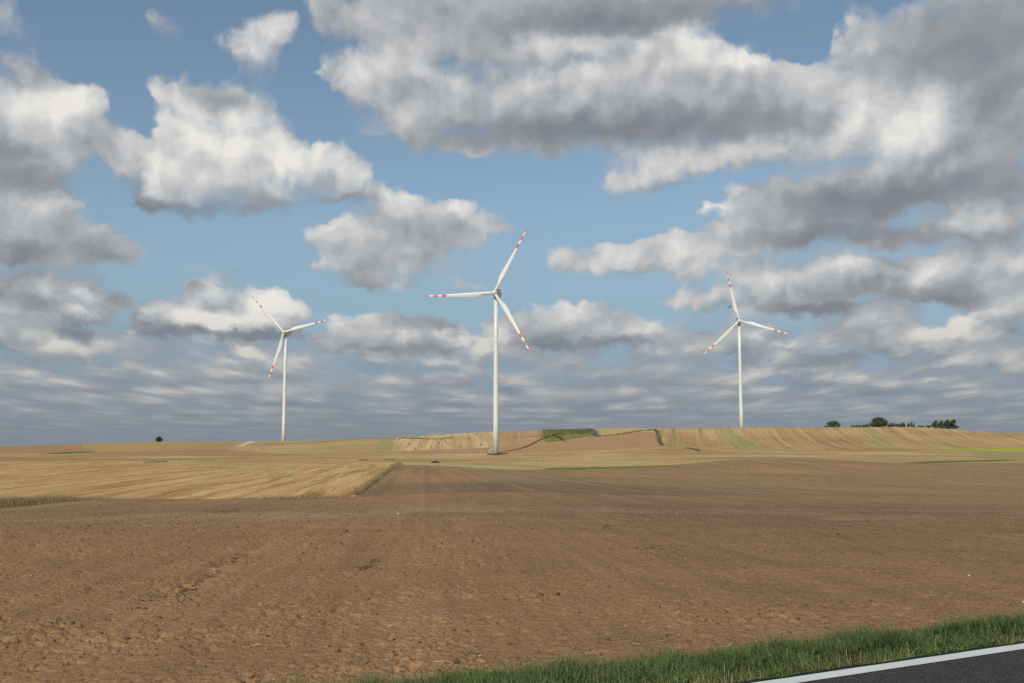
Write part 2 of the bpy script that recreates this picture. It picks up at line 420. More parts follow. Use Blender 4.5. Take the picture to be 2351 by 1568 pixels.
# road line: outer edge of the white line
ROAD_P = np.array([1.412, 5.932]); RT = np.array([2.126, 1.118]); RT /= np.hypot(*RT); RN = np.array([-RT[1], RT[0]])
def road_s(x, y):
    return (x - ROAD_P[0]) * RN[0] + (y - ROAD_P[1]) * RN[1], (x - ROAD_P[0]) * RT[0] + (y - ROAD_P[1]) * RT[1]

def clods(x, y, amt):
    """relief of the tilled soil, metres"""
    h = 0.034 * perlin(x * 0.45, y * 0.45, 1) + 0.020 * perlin(x * 1.1, y * 1.1, 2)
    u_ = x * .9957 + y * .0923; v_ = -x * .0923 + y * .9957                 # across / along the tillage
    h = h + .022 * perlin(u_ * 2.6, v_ * .10, 11) + .014 * perlin(u_ * 6.0, v_ * .25, 12)
    b1 = 1 - 2 * np.abs(perlin(x * 3.1, y * 3.1, 3)); b2 = 1 - 2.2 * np.abs(perlin(x * 8.3, y * 8.3, 4))
    b3 = 1 - 2.2 * np.abs(perlin(x * 21., y * 21., 5))
    m = np.clip(perlin(x * .8, y * .8, 6) * 1.6 + .55, 0.15, 1.2)
    pit = np.clip(perlin(x * 5.2, y * 5.2, 7) - .22, 0, 1) + .8 * np.clip(perlin(x * 11., y * 11., 8) - .25, 0, 1)
    for (ax, ay, bx, by, wd, dp) in TRACKS:
        L = math.hypot(bx - ax, by - ay); ux, uy = (bx - ax) / L, (by - ay) / L
        dd = -(x - ax) * uy + (y - ay) * ux + .12 * perlin(x * .6, y * .6, 9); ll = (x - ax) * ux + (y - ay) * uy
        g = np.exp(-(dd / wd) ** 2) * np.clip(ll / 1.5, 0, 1) * np.clip((L - ll) / 1.5, 0, 1)
        h = h - dp * g * np.clip(.7 + 1.4 * perlin(x * 2.1, y * 2.1, 10), .1, 1.4)
    return amt * (h + m * (0.014 * b1 + 0.017 * b2 + 0.010 * b3) - .15 * np.clip(m, .4, 1) * pit)

TRACKS = []
def base_z(x, y):
    """ground height without clods, any points"""
    th = np.arctan2(x, np.maximum(y, 1e-6))
    r = np.hypot(x, y)
    D = r * np.cos(np.clip(th, -.5, .5))
    Xe = np.clip(CX + FPX * np.tan(np.clip(th, -.5, .5)), KX[0], KX[-1])
    Zc = pchip(KX, ZT.T, Xe)
    lD = np.log(np.clip(D, KD[0], KD[-1]))
    return np.array([float(pchip(LKD, Zc[:, i], lD[i:i + 1])[0]) for i in range(len(x))])

def ground_z(x, y):
    x = np.atleast_1d(np.asarray(x, float)); y = np.atleast_1d(np.asarray(y, float))
    z = base_z(x, y)
    s, t = road_s(x, y)
    return near_shape(z, s)

def near_shape(z, s):
    verge = np.interp(s, [-40, -8, -7.5, 0.12, 0.6, 1.2, 1.9], [-.3, -.1, -.05, -.05, -.07, -.15, -.18])
    w = np.clip((2.2 - s) / 1.4, 0, 1); w = w * w * (3 - 2 * w)
    return z * (1 - w) + verge * w

def pix_hit(px, py, zoff=0.0, dmin=5.0, dmax=1200.0):
    """first point of the ground along a surveyed bearing"""
    d = bearing(px, py)
    Ds = np.exp(np.linspace(np.log(dmin), np.log(dmax), 1500))
    xs, ys, zs = d.x / d.y * Ds, Ds, CAM_H + d.z / d.y * Ds
    th = np.full(1, math.atan2(d.x, d.y))
    g = zgrid(th, (np.hypot(xs, ys) * np.cos(np.clip(th[0], -.5, .5)))[None, :])[0]
    g = near_shape(g, road_s(xs, ys)[0])
    k = np.nonzero(zs <= g + zoff)[0]
    i = int(k[0]) if len(k) else len(Ds) - 1
    return Vector((xs[i], ys[i], g[i]))

def ground_at(px, D):
    """ground point under bearing px at forward distance D"""
    x = (px - CX) / FPX * D
    return Vector((x, D, float(ground_z([x], [D])[0])))

for (x0, y0, x1, y1, wd, dp) in ((-40, 1240, 700, 1150.5, .22, .10), (330, 1396, 640, 1232, .16, .09), (640, 1232, 900, 1160, .2, .05), (420, 1181, 1000, 1142, .3, .06), (900, 1300, 1130, 1160, .2, .03)):
    a_, b_ = pix_hit(x0, y0), pix_hit(x1, y1)
    TRACKS.append((a_.x, a_.y, b_.x, b_.y, wd, dp))

# ------------------------------------------------------------------ field map (surveyed outlines)
def inpoly(X, Y, poly):
    inside = np.zeros(X.shape, bool)
    p = poly; j = len(p) - 1
    for i in range(len(p)):
        xi, yi = p[i]; xj, yj = p[j]
        if yi != yj:
            c = ((yi > Y) != (yj > Y)) & (X < (xj - xi) * (Y - yi) / (yj - yi) + xi)
            inside ^= c
        j = i
    return inside

F2TOP = ([-200, 905, 920, 1010, 1175, 1250, 1425, 1550, 1675, 1763, 1863, 2013, 2113, 2250, 2400, 2600], [1066, 1066, 1066, 1068, 1078, 1076.7, 1074, 1068, 1057, 1052.5, 1054, 1061.5, 1064.5, 1063, 1060, 1060])
F3TOP = ([-300, 175, 375, 500, 588, 740, 890, 925], [1059, 1058, 1063, 1069, 1071, 1065, 1062.5, 1066])
BORDER = ([1065, 1066, 1072, 1090, 1113, 1141, 1150], [926, 920, 905, 880, 850, 813, 800])   # Y -> X of the field border
def ext(px): return px
FIELDS = [   # (name, polygon) first hit wins
 ('green_swath', [(1636, 970), (1668, 970), (1694, 1000), (1765, 1031), (1700, 1031), (1664, 1006)]),
 ('green_swath', [(1962, 970), (1984, 970), (2022, 1003), (2078, 1031), (2026, 1031), (1990, 1005)]),
 ('margin', [(925, 1061), (1050, 1064), (1190, 1072.5), (1255, 1075.5), (1250, 1077.5), (1175, 1078.8), (1010, 1068.8), (920, 1066.5)]),
 ('crop_strip', [(1240, 1075.0), (1330, 1073.2), (1425, 1072), (1530, 1068.2), (1545, 1069.4), (1425, 1074.6), (1330, 1076.8), (1250, 1077.2)]),
 ('sand_track', [(1000, 1043.0), (1090, 1041.9), (1134, 1043.4), (1132, 1044.4), (1060, 1043.0), (1000, 1043.8)]),
 ('rapeseed_strip', [(2130, 1030.6), (2351, 1029.2), (2700, 1028), (2700, 1037), (2351, 1035), (2250, 1034), (2170, 1032.6)]),
 ('crop_strip', [(2065, 1062.5), (2150, 1058.8), (2300, 1055.6), (2345, 1056.6), (2250, 1060), (2120, 1063.4)]),
 ('crop_strip', [(88, 1042.6), (158, 1037.2), (220, 1036.3), (212, 1038.3), (150, 1041.9), (100, 1043.2)]),
 ('maize_field', [(1241, 970), (1350, 970), (1356, 1002), (1310, 1009), (1258, 1016.3), (1250, 1013)]),
 ('fallow_strip', [(1350, 970), (1360, 983), (1384, 1000), (1352, 1009), (1350, 1003)]),
 ('stubble_field', [(1360, 970), (1503, 970), (1500, 987.5), (1440, 994), (1384, 1000)]),
 ('tilled_field', [(1140, 1026), (1175, 1023), (1258, 1016.5), (1310, 1009.5), (1384, 1000.5), (1440, 994), (1488, 991), (1502, 994), (1520, 1024.8), (1375, 1030), (1240, 1036), (1175, 1040), (1138, 1041.5), (1000, 1042), (875, 1042), (898, 1036), (1000, 1032), (1095, 1029)]),
 ('mown_field', [(1132, 970), (1243, 970), (1250, 1013), (1258, 1016.3), (1175, 1023.5), (1139, 1026)]),
 ('green_strip', [(884, 990), (911, 1004), (898, 1036.5), (860, 1038.5)]),
 ('bale_field', [(911, 1005), (916, 970), (1136, 970), (1140, 1026), (1095, 1029), (1000, 1032), (898, 1036)]),
 ('hill_stubble', [(520, 1029), (588, 1022.9), (763, 1013), (780, 970), (920, 970), (862, 1037), (780, 1042), (640, 1041), (540, 1034)]),
 ('sand_track', [(536, 1025.2), (550, 1021.4), (572, 1013), (588, 1010), (582, 1016), (558, 1024.2)]),
 ('left_stubble', [(200, 990), (790, 990), (763, 1013), (588, 1022.9), (475, 1029), (350, 1034), (222, 1036), (188, 1029)]),
 ('left_tilled', [(-500, 990), (205, 990), (188, 1029), (222, 1037), (130, 1041), (60, 1040.6), (0, 1040), (-500, 1038)]),
 ('left_tilled', [(130, 1042), (222, 1037.2), (400, 1033.6), (520, 1031), (600, 1038), (780, 1042), (875, 1042), (800, 1044), (588, 1046.3), (450, 1047), (300, 1045)]),
 ('left_tilled', [(-500, 1047), (0, 1048), (175, 1052), (350, 1052), (588, 1050), (560, 1054), (325, 1058), (175, 1058), (0, 1059), (-500, 1059)]),
 ('grass_field', [(2225, 1036), (2700, 1037), (2700, 1059), (2351, 1060), (2300, 1056), (2240, 1051)]),
 ('striped_stubble', [(1500, 970), (2800, 960), (2800, 1030), (2351, 1030), (2163, 1030.5), (1900, 1031.5), (1763, 1033), (1650, 1027), (1520, 1025)]),
]
NAMES = ['ploughed_field', 'gold_stubble', 'valley_stubble', 'verge', 'hidden_ground'] + sorted({f[0] for f in FIELDS})
FID = {nm: i for i, nm in enumerate(NAMES)}

def classify(x, y, z):
    X, Y = project(x, y, z)
    X = X + 2.0 * perlin(x * .15, y * .15, 21); Y = Y + .35 * perlin(x * .12 + 9, y * .05, 22)
    D = y
    out = np.full(x.shape, FID['valley_stubble'])
    bx = np.interp(Y, *BORDER)
    right = X >= bx
    soil2 = (Y > np.interp(X, *F2TOP)) & right
    gold = (Y > np.interp(X, *F3TOP)) & ~right
    far = D > 470
    done = np.zeros(x.shape, bool)
    for nm, poly in FIELDS:
        k = inpoly(X, Y, poly) & ~done & (D > 225) & (D < 862)
        out[k] = FID[nm]; done |= k
    k = ~done & (D < 345) & (soil2 | (X > 1000))
    k &= (Y > np.interp(X, *F2TOP) - 1.0)
    out[k] = FID['ploughed_field']; done |= k
    k = ~done & gold & (D < 345)
    out[k] = FID['gold_stubble']; done |= k
    k = (D < 66)
    out[k] = FID['ploughed_field']
    s, t = road_s(x, y)
    out[(s < .75) & (np.hypot(x, y) < 60)] = FID['verge']
    out[y < 0] = FID['verge']
    out[D >= 862] = FID['hidden_ground']
    return out

# ------------------------------------------------------------------ the ground sheet
th_in = np.linspace(R(-29.0), R(29.0), 1120)
th_out = np.concatenate([np.linspace(R(29.0), R(60), 70)[1:], np.linspace(R(60), R(180), 30)[1:]])
theta = np.concatenate([-th_out[::-1], th_in, th_out])
theta = theta[1:]                                   # -180 and +180 meet
pw = 0.6
near_r = np.linspace(5 ** -pw, 62 ** -pw, 430) ** (-1 / pw)
rad = np.concatenate([np.linspace(.4, 5, 14)[:-1], near_r, np.exp(np.linspace(np.log(62), np.log(500), 240))[1:],
                      np.linspace(500, 866, 270)[1:], np.exp(np.linspace(np.log(866), np.log(9000), 24))[1:]])
TH, RD = np.meshgrid(theta, rad, indexing='ij')
DF = RD * np.cos(np.clip(TH, -.5, .5))
RDf = DF / np.maximum(np.cos(np.clip(TH, -.5, .5)), .5)
XG, YG = np.sin(TH) * RD, np.cos(TH) * RD
ZG = zgrid(theta, DF)
S, T = road_s(XG, YG)
near = np.hypot(XG, YG) < 80
ZG = np.where(near, near_shape(ZG, S), ZG)
fade = np.clip((70 - RD) / 30, 0.0, 1) * np.clip((S - .45) / .5, 0, 1)
mk = (RD < 72) & (np.abs(TH) < R(62)) & (S > .4)
ZG[mk] += clods(XG[mk], YG[mk], fade[mk])
mk2 = (RD >= 60) & (RD < 900)
ZG[mk2] += 0.10 * perlin(XG[mk2] * .12, YG[mk2] * .12, 31) + .04 * perlin(XG[mk2] * .5, YG[mk2] * .5, 32)
# wind-rows of straw on the gold stubble, along the drilling direction
def rowc(x, y, deg):
    a = R(deg); return x * math.cos(a) - y * math.sin(a), x * math.sin(a) + y * math.cos(a)
nc, nr = TH.shape
V = np.stack([XG, YG, ZG], -1).reshape(-1, 3)
ii = np.arange(nc)[:, None]; jj = np.arange(nr - 1)[None, :]
i2 = (ii + 1) % nc
Q = np.stack([ii * nr + jj, i2 * nr + jj, i2 * nr + jj + 1, ii * nr + jj + 1], -1).reshape(-1, 4)
Q = Q[:, ::-1]
FC = V[Q].mean(1)
fid = classify(FC[:, 0], FC[:, 1], FC[:, 2])
# ------------------------------------------------------------------ materials
def new_mat(name, rough=0.9, spec=0.2):
    m = bpy.data.materials.new(name); m.use_nodes = True
    t = NT(m.node_tree)
    bs = m.node_tree.nodes['Principled BSDF']
    bs.inputs['Roughness'].default_value = rough
    bs.inputs['Specular IOR Level'].default_value = spec
    return m, t, bs

def setc(t, bs, c):
    t.l.new(c, bs.inputs['Base Color'])

def scl(t, c, k):
    n = t.node('ShaderNodeVectorMath', operation='SCALE')
    t.put(n.inputs[0], c); t.put(n.inputs['Scale'], k)
    return n.outputs[0]

def pos(t):
    return t.node('ShaderNodeNewGeometry').outputs['Position']

def attr(t, name):
    n = t.node('ShaderNodeAttribute'); n.attribute_name = name
    return n.outputs['Fac']

def row_coords(t, P, deg):
    """plan coordinates: x across the rows, y along rows that head deg east of north"""
    mp = t.node('ShaderNodeMapping'); mp.vector_type = 'POINT'
    mp.inputs['Rotation'].default_value = (0, 0, R(deg))
    t.l.new(P, mp.inputs['Vector'])
    return t.sep(mp.outputs[0])

def bump(t, bs, h, strength, dist):
    b = t.node('ShaderNodeBump'); b.inputs['Strength'].default_value = strength
    b.inputs['Distance'].default_value = dist
    t.l.new(h, b.inputs['Height']); t.l.new(b.outputs[0], bs.inputs['Normal'])

def flat(t, P):
    x, y, z = t.sep(P)
    return t.xyz(x, y, 0.0)

def var(t, n, amt):
    """noise 0..1 -> multiplier around 1"""
    return t.m('MULTIPLY_ADD', t.m('SUBTRACT', n, .5), amt, 1.0)

GAIN = 1.27   # survey colours were read from sunlit ground
def alb(r, g, b, k=GAIN):
    c = srgb(r, g, b)
    return (c[0] * k, c[1] * k, c[2] * k)

def soil_material():
    m, t, bs = new_mat('tilled_soil', 0.95, 0.12)
    P = pos(t); F = flat(t, P)
    u, v, _ = row_coords(t, P, -5.0)
    big = t.noise(F, .03, 3, .5, dims='2D').outputs['Fac']
    med = t.noise(F, .6, 5, .6, dims='2D').outputs['Fac']
    fine = t.noise(F, 16.0, 5, .65, dims='2D').outputs['Fac']
    hf = t.map(t.v('LENGTH', F), 34, 58, 0, 1, True)            # harrowed smooth beyond the clods
    streak = t.noise(t.xyz(t.m('MULTIPLY', u, .5), t.m('MULTIPLY', v, .006), 0), 1.0, 6, .62, dims='2D').outputs['Fac']
    c = t.ramp(big, [(.30, alb(122, 95, 71)), (.5, alb(132, 103, 77)), (.68, alb(143, 111, 80))])
    c2 = t.ramp(big, [(.30, alb(130, 106, 80)), (.5, alb(137, 111, 82)), (.68, alb(146, 115, 80))])
    c = t.mix(hf, c, c2)
    # soil colour is darkened across the hollow behind the first rise, washed-out crests are redder
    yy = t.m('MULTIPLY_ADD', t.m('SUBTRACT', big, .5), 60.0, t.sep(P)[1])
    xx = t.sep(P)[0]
    hollow_tone = t.m('MULTIPLY', t.m('MULTIPLY', t.map(yy, 56, 70, 0, 1, True), t.map(yy, 175, 85, 0, 1, True)), t.map(xx, 30, 5, 0, 1, True))
    c = t.mix(t.m('MULTIPLY', hollow_tone, .55), c, alb(98, 82, 66))
    red = t.m('MAXIMUM', t.m('MULTIPLY', t.map(yy, 185, 205, 0, 1, True), t.map(yy, 240, 212, 0, 1, True)), t.m('MULTIPLY', t.map(yy, 42, 52, 0, 1, True), t.map(yy, 62, 56, 0, 1, True)))
    c = t.mix(t.m('MULTIPLY', red, .3), c, alb(150, 110, 72))
    # pale dry crust in patches on the first rise
    rr = t.v('LENGTH', F)
    cr = t.m('MULTIPLY', t.map(rr, 22, 29, 0, 1, True), t.map(rr, 43, 35, 0, 1, True))
    cr = t.m('MULTIPLY', cr, t.map(t.noise(F, .12, 4, .6, dims='2D').outputs['Fac'], .38, .62, 0, 1, True))
    c = t.mix(t.m('MULTIPLY', cr, .5), c, alb(152, 130, 104))
    k = t.m('MULTIPLY', var(t, med, .4), var(t, fine, t.map(hf, 0, 1, .8, .3)))
    st2 = t.noise(t.xyz(t.m('MULTIPLY', u, 2.4), t.m('MULTIPLY', v, .05), 0), 1.0, 4, .6, dims='2D').outputs['Fac']
    k = t.m('MULTIPLY', k, var(t, st2, t.map(hf, 0, 1, .35, .1)))
    k = t.m('MULTIPLY', k, var(t, streak, t.map(hf, 0, 1, .2, .8)))
    setc(t, bs, scl(t, c, k))
    h = t.m('ADD', t.noise(F, 9.0, 6, .65, dims='2D').outputs['Fac'], t.m('MULTIPLY', fine, .35))
    bump(t, bs, h, .85, .06)
    return m

def crop_material(name, c_lo, c_mid, c_hi, deg, green=None, g_amt=0.0, width=1.6, along=.015, contrast=.35, big_amt=.25, tram=0.0, rough_scale=2.0):
    """stubble / tilled land: stripes along the drilling rows, blotches, greener strips, tramlines"""
    m, t, bs = new_mat(name, 0.95, 0.08)
    P = pos(t); F = flat(t, P)
    u, v, _ = row_coords(t, P, deg)
    wob = t.noise(F, .03, 2, .5, dims='2D').outputs['Fac']
    uu = t.m('MULTIPLY_ADD', wob, 2.5, u)
    st = t.noise(t.xyz(t.m('DIVIDE', uu, width), t.m('MULTIPLY', v, along), 0), 1.0, 5, .6, .4, dims='2D').outputs['Fac']
    big = t.noise(F, .016, 4, .55, dims='2D').outputs['Fac']
    fine = t.noise(F, rough_scale, 5, .7, dims='2D').outputs['Fac']
    f = t.m('ADD', t.m('MULTIPLY', t.m('SUBTRACT', st, .5), 2.4 * contrast), .5)
    f = t.m('MULTIPLY_ADD', t.m('SUBTRACT', big, .5), big_amt * 3, f)
    c = t.ramp(f, [(.12, c_lo), (.5, c_mid), (.88, c_hi)])
    c = scl(t, c, var(t, fine, .55))
    if green:
        gs = t.noise(t.xyz(t.m('DIVIDE', uu, width * 2.2), t.m('MULTIPLY', v, along * .9), 0), 1.0, 4, .55, dims='2D', ).outputs['Fac']
        gm = t.m('MULTIPLY', t.map(t.m('ADD', gs, t.m('MULTIPLY', big, .35)), .79, .93, 0, 1, True), g_amt)
        c = t.mix(gm, c, green)
    if tram:
        w = t.m('PINGPONG', t.m('ADD', uu, 3.0), tram / 2)
        a = t.map(t.m('ABSOLUTE', t.m('SUBTRACT', w, 1.0)), .25, .6, .32, 0)
        c = t.mix(a, c, tuple(q * .62 for q in c_lo))
    setc(t, bs, c)
    bump(t, bs, t.m('ADD', t.m('MULTIPLY', st, 1.2), fine), .6, .25)
    return m

M = {}
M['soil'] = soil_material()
M['gold'] = crop_material('gold_stubble', alb(138, 104, 62), alb(174, 141, 92), alb(190, 161, 110), -5.4, alb(112, 128, 64), .7, 1.9, .016, .8, .16)
M['valley'] = crop_material('valley_stubble', alb(144, 116, 80), alb(163, 136, 93), alb(184, 159, 112), -62, alb(122, 130, 72), .75, 5.0, .012, .6, .5)
M['striped'] = crop_material('striped_stubble', alb(138, 110, 77), alb(160, 133, 93), alb(176, 150, 106), 9.5, alb(113, 122, 66), .7, 3.6, .004, .55, .30, tram=21)
M['bale'] = crop_material('bale_stubble', alb(152, 126, 90), alb(178, 152, 110), alb(196, 172, 130), -3.5, None, 0, 5.0, .004, .65, .2, tram=17)
M['mown'] = crop_material('mown_stubble', alb(149, 117, 83), alb(158, 130, 94), alb(172, 144, 104), 0.5, None, 0, 3.5, .006, .35, .2, tram=19)
M['hill'] = crop_material('hill_stubble', alb(148, 123, 82), alb(161, 137, 93), alb(178, 154, 108), 70, alb(122, 130, 66), .55, 5.0, .01, .28, .3)
M['left'] = crop_material('left_stubble', alb(145, 118, 78), alb(159, 132, 89), alb(170, 144, 98), 60, alb(122, 128, 66), .65, 7.0, .008, .25, .3)
M['pale'] = crop_material('back_stubble', alb(160, 134, 90), alb(172, 148, 98), alb(186, 162, 112), 80, None, 0, 4.0, .01, .2, .2)
M['loaf'] = crop_material('tilled_hill', alb(148, 116, 84), alb(157, 125, 91), alb(166, 133, 98), 84, None, 0, 3.0, .01, .16, .2)
M['leftsoil'] = crop_material('tilled_left', alb(138, 109, 78), alb(149, 120, 86), alb(160, 132, 96), 75, None, 0, 6.0, .008, .2, .2)
M['fallow'] = crop_material('fallow_weeds', alb(116, 102, 76), alb(140, 124, 94), alb(156, 140, 108), 4, None, 0, 1.5, .05, .3, .2)
M['green'] = crop_material('green_crop', alb(132, 122, 78), alb(150, 135, 90), alb(166, 147, 102), 4, alb(110, 126, 70), .55, 3.0, .01, .35, .3)
M['maizeground'] = crop_material('maize_ground', alb(88, 88, 48), alb(110, 106, 58), alb(134, 122, 74), 3, alb(92, 108, 48), .8, 2.0, .01, .3, .4)
M['rape'] = crop_material('rapeseed', alb(132, 138, 48), alb(150, 152, 54), alb(166, 160, 66), 85, alb(112, 130, 52), .6, 3.0, .02, .3, .2)
M['dark'] = crop_material('dark_crop', alb(68, 86, 46), alb(82, 98, 54), alb(104, 112, 64), 85, None, 0, 3.0, .02, .3, .2)
M['grass'] = crop_material('pale_grass', alb(132, 122, 82), alb(144, 132, 90), alb(156, 142, 98), 80, None, 0, 6.0, .01, .25, .3)
M['swath'] = crop_material('green_swath', alb(134, 124, 80), alb(148, 134, 90), alb(164, 145, 102), 9.5, alb(118, 127, 74), .65, 3.0, .006, .6, .25)
M['margin'] = crop_material('grassy_margin', alb(140, 126, 88), alb(160, 146, 106), alb(182, 170, 134), 80, None, 0, 2.0, .05, .35, .2)
M['track'] = crop_material('sandy_track', alb(168, 150, 122), alb(186, 168, 140), alb(200, 184, 156), 0, None, 0, 2.0, .02, .2, .2)
M['vergeground'] = crop_material('verge_soil', alb(64, 58, 34), alb(82, 74, 44), alb(104, 92, 58), 64, None, 0, .3, .5, .3, .2, rough_scale=20)

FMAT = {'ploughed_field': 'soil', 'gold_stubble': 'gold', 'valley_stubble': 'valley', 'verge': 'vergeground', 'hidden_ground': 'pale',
        'rapeseed_strip': 'rape', 'crop_strip': 'dark', 'maize_field': 'maizeground', 'fallow_strip': 'fallow', 'stubble_field': 'pale',
        'tilled_field': 'loaf', 'mown_field': 'mown', 'green_strip': 'green', 'bale_field': 'bale', 'hill_stubble': 'hill',
        'sand_track': 'track', 'left_stubble': 'left', 'left_tilled': 'leftsoil', 'grass_field': 'grass', 'striped_stubble': 'striped', 'margin': 'margin', 'green_swath': 'swath'}
PUBLIC = {'ploughed_field': 'ploughed_field', 'gold_stubble': 'stubble_field', 'valley_stubble': 'valley_field', 'verge': 'road_verge', 'hidden_ground': 'terrain',
          'rapeseed_strip': 'rapeseed_field', 'crop_strip': 'crop_field', 'maize_field': 'maize_field', 'fallow_strip': 'fallow_field',
          'stubble_field': 'skyline_field', 'tilled_field': 'tilled_field', 'mown_field': 'mown_field', 'green_strip': 'green_field',
          'bale_field': 'bale_field', 'hill_stubble': 'hill_field', 'sand_track': 'sandy_track', 'left_stubble': 'upland_field', 'left_tilled': 'fallow_land',
          'grass_field': 'grass_field', 'striped_stubble': 'striped_field', 'margin': 'field_margin', 'green_swath': 'green_field'}
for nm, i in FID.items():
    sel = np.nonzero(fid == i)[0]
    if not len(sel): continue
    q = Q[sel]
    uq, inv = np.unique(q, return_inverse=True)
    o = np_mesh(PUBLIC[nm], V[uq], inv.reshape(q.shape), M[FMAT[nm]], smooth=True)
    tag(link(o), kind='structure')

# ------------------------------------------------------------------ road
def road_mats():
    m, t, bs = new_mat('asphalt', .95, .06)
    P = pos(t)
    a = t.noise(P, 90, 3, .7).outputs['Fac']; b = t.noise(P, 2.0, 4, .6).outputs['Fac']
    vo = t.vor(P, 130, 'F1', dims='3D')
    chip = t.map(t.sep(vo.outputs['Color'])[0], .86, .96, 0, 1)
    c = t.ramp(a, [(.3, (.034, .033, .030)), (.55, (.056, .053, .049)), (.75, (.11, .104, .096))])
    c = t.mix(t.m('MULTIPLY', chip, .6), c, (.20, .19, .18))
    setc(t, bs, scl(t, c, var(t, b, .3)))
    bump(t, bs, t.m('SUBTRACT', 1.0, vo.outputs['Distance']), .12, .003)
    w, t, bs = new_mat('road_paint', .7, .3)
    P = pos(t)
    n = t.noise(P, 60, 4, .7).outputs['Fac']; b = t.noise(P, 3.0, 4, .6).outputs['Fac']
    c = t.ramp(t.m('ADD', n, t.m('MULTIPLY', t.m('SUBTRACT', b, .5), .5)), [(.26, (.25, .25, .25)), (.40, (.62, .62, .60)), (.7, (.74, .74, .72))])
    setc(t, bs, c)
    bump(t, bs, n, .1, .003)
    return m, w
asph, paint = road_mats()
def strip_mesh(name, s0, s1, z, mat, t0=-60, t1=140, wob=0.0, zedge=None, ns=2):
    """a strip along the road line: s across (towards the field), t along"""
    tt = np.concatenate([np.linspace(t0, -6, 60)[:-1], np.linspace(-6, 10, 321), np.linspace(10, t1, 120)[1:]])
    k = len(tt)
    w0 = wob * (perlin(tt * 3.0, tt * 0 + .3, 41) + .6 * perlin(tt * 14., tt * 0 + .7, 42))
    fr = np.linspace(0, 1, ns) ** .6
    vs = []
    for f_ in fr:
        s_ = s0 + (s1 + w0 - s0) * f_
        p = ROAD_P[None] + tt[:, None] * RT + np.reshape(s_, (-1, 1)) * RN
        vs.append(np.column_stack([p, np.full(k, z)]))
    if zedge is not None:
        p = vs[-1].copy(); p[:, 2] = zedge; vs.append(p)
    v = np.concatenate(vs)
    i = np.arange(k - 1); f = []
    for r in range(len(vs) - 1):
        f.append(np.stack([r * k + i, r * k + i + 1, (r + 1) * k + i + 1, (r + 1) * k + i], -1))
    return np_mesh(name, v, np.concatenate(f), mat)
tag(link(strip_mesh('road', -7.2, .055, 0.0, asph, wob=.03, zedge=-.12, ns=40)), kind='structure')
tag(link(strip_mesh('road_marking', -.12, 0.0, 0.004, paint, wob=.004)), kind='structure')
# ------------------------------------------------------------------ grass, straw and clods
def leaf_mat(name, c1, c2, c3=None, rough=.6, trans=.25):
    m, t, bs = new_mat(name, rough, .25)
    f = attr(t, 'tint')
    st = [(0.0, c1), (.55, c2)] + ([(1.0, c3)] if c3 else [])
    c = t.ramp(f, st)
    setc(t, bs, c)
    tr = t.node('ShaderNodeBsdfTranslucent'); t.l.new(c, tr.inputs[0])
    mx = t.node('ShaderNodeMixShader'); mx.inputs[0].default_value = trans
    t.l.new(bs.outputs[0], mx.inputs[1]); t.l.new(tr.outputs[0], mx.inputs[2])
    out = [n for n in t.n if n.type == 'OUTPUT_MATERIAL'][0]
    t.l.new(mx.outputs[0], out.inputs[0])
    return m

def blades(P, H, W, heading, lean, tint, segs=3, droop=.5):
    """curved tapered blades; all arguments arrays"""
    n = len(P)
    dx, dy = np.cos(heading), np.sin(heading)
    verts, tn = [], []
    for k in range(segs + 1):
        f = k / segs
        bend = lean * (f ** 1.7)
        up = f * (1 - droop * lean * f * .55)
        cx = P[:, 0] + dx * H * bend; cy = P[:, 1] + dy * H * bend; cz = P[:, 2] + H * up
        w = W * (1 - f ** 1.6) * .5 + .0006
        for sgn in (-1, 1):
            verts.append(np.stack([cx - sgn * dy * w, cy + sgn * dx * w, cz], -1)); tn.append(tint)
    v = np.stack(verts, 1).reshape(-1, 3); tt = np.stack(tn, 1).reshape(-1)
    b = np.arange(n)[:, None] * (2 * (segs + 1))
    f = []
    for k in range(segs):
        f.append(np.stack([b[:, 0] + 2 * k, b[:, 0] + 2 * k + 1, b[:, 0] + 2 * k + 3, b[:, 0] + 2 * k + 2], -1))
    return v, np.concatenate(f), tt

green_m = leaf_mat('verge_grass', (.066, .104, .032), (.135, .190, .064), (.27, .30, .11))
dry_m = leaf_mat('dry_grass', (.20, .145, .078), (.38, .28, .155), (.54, .42, .25), .8, .2)

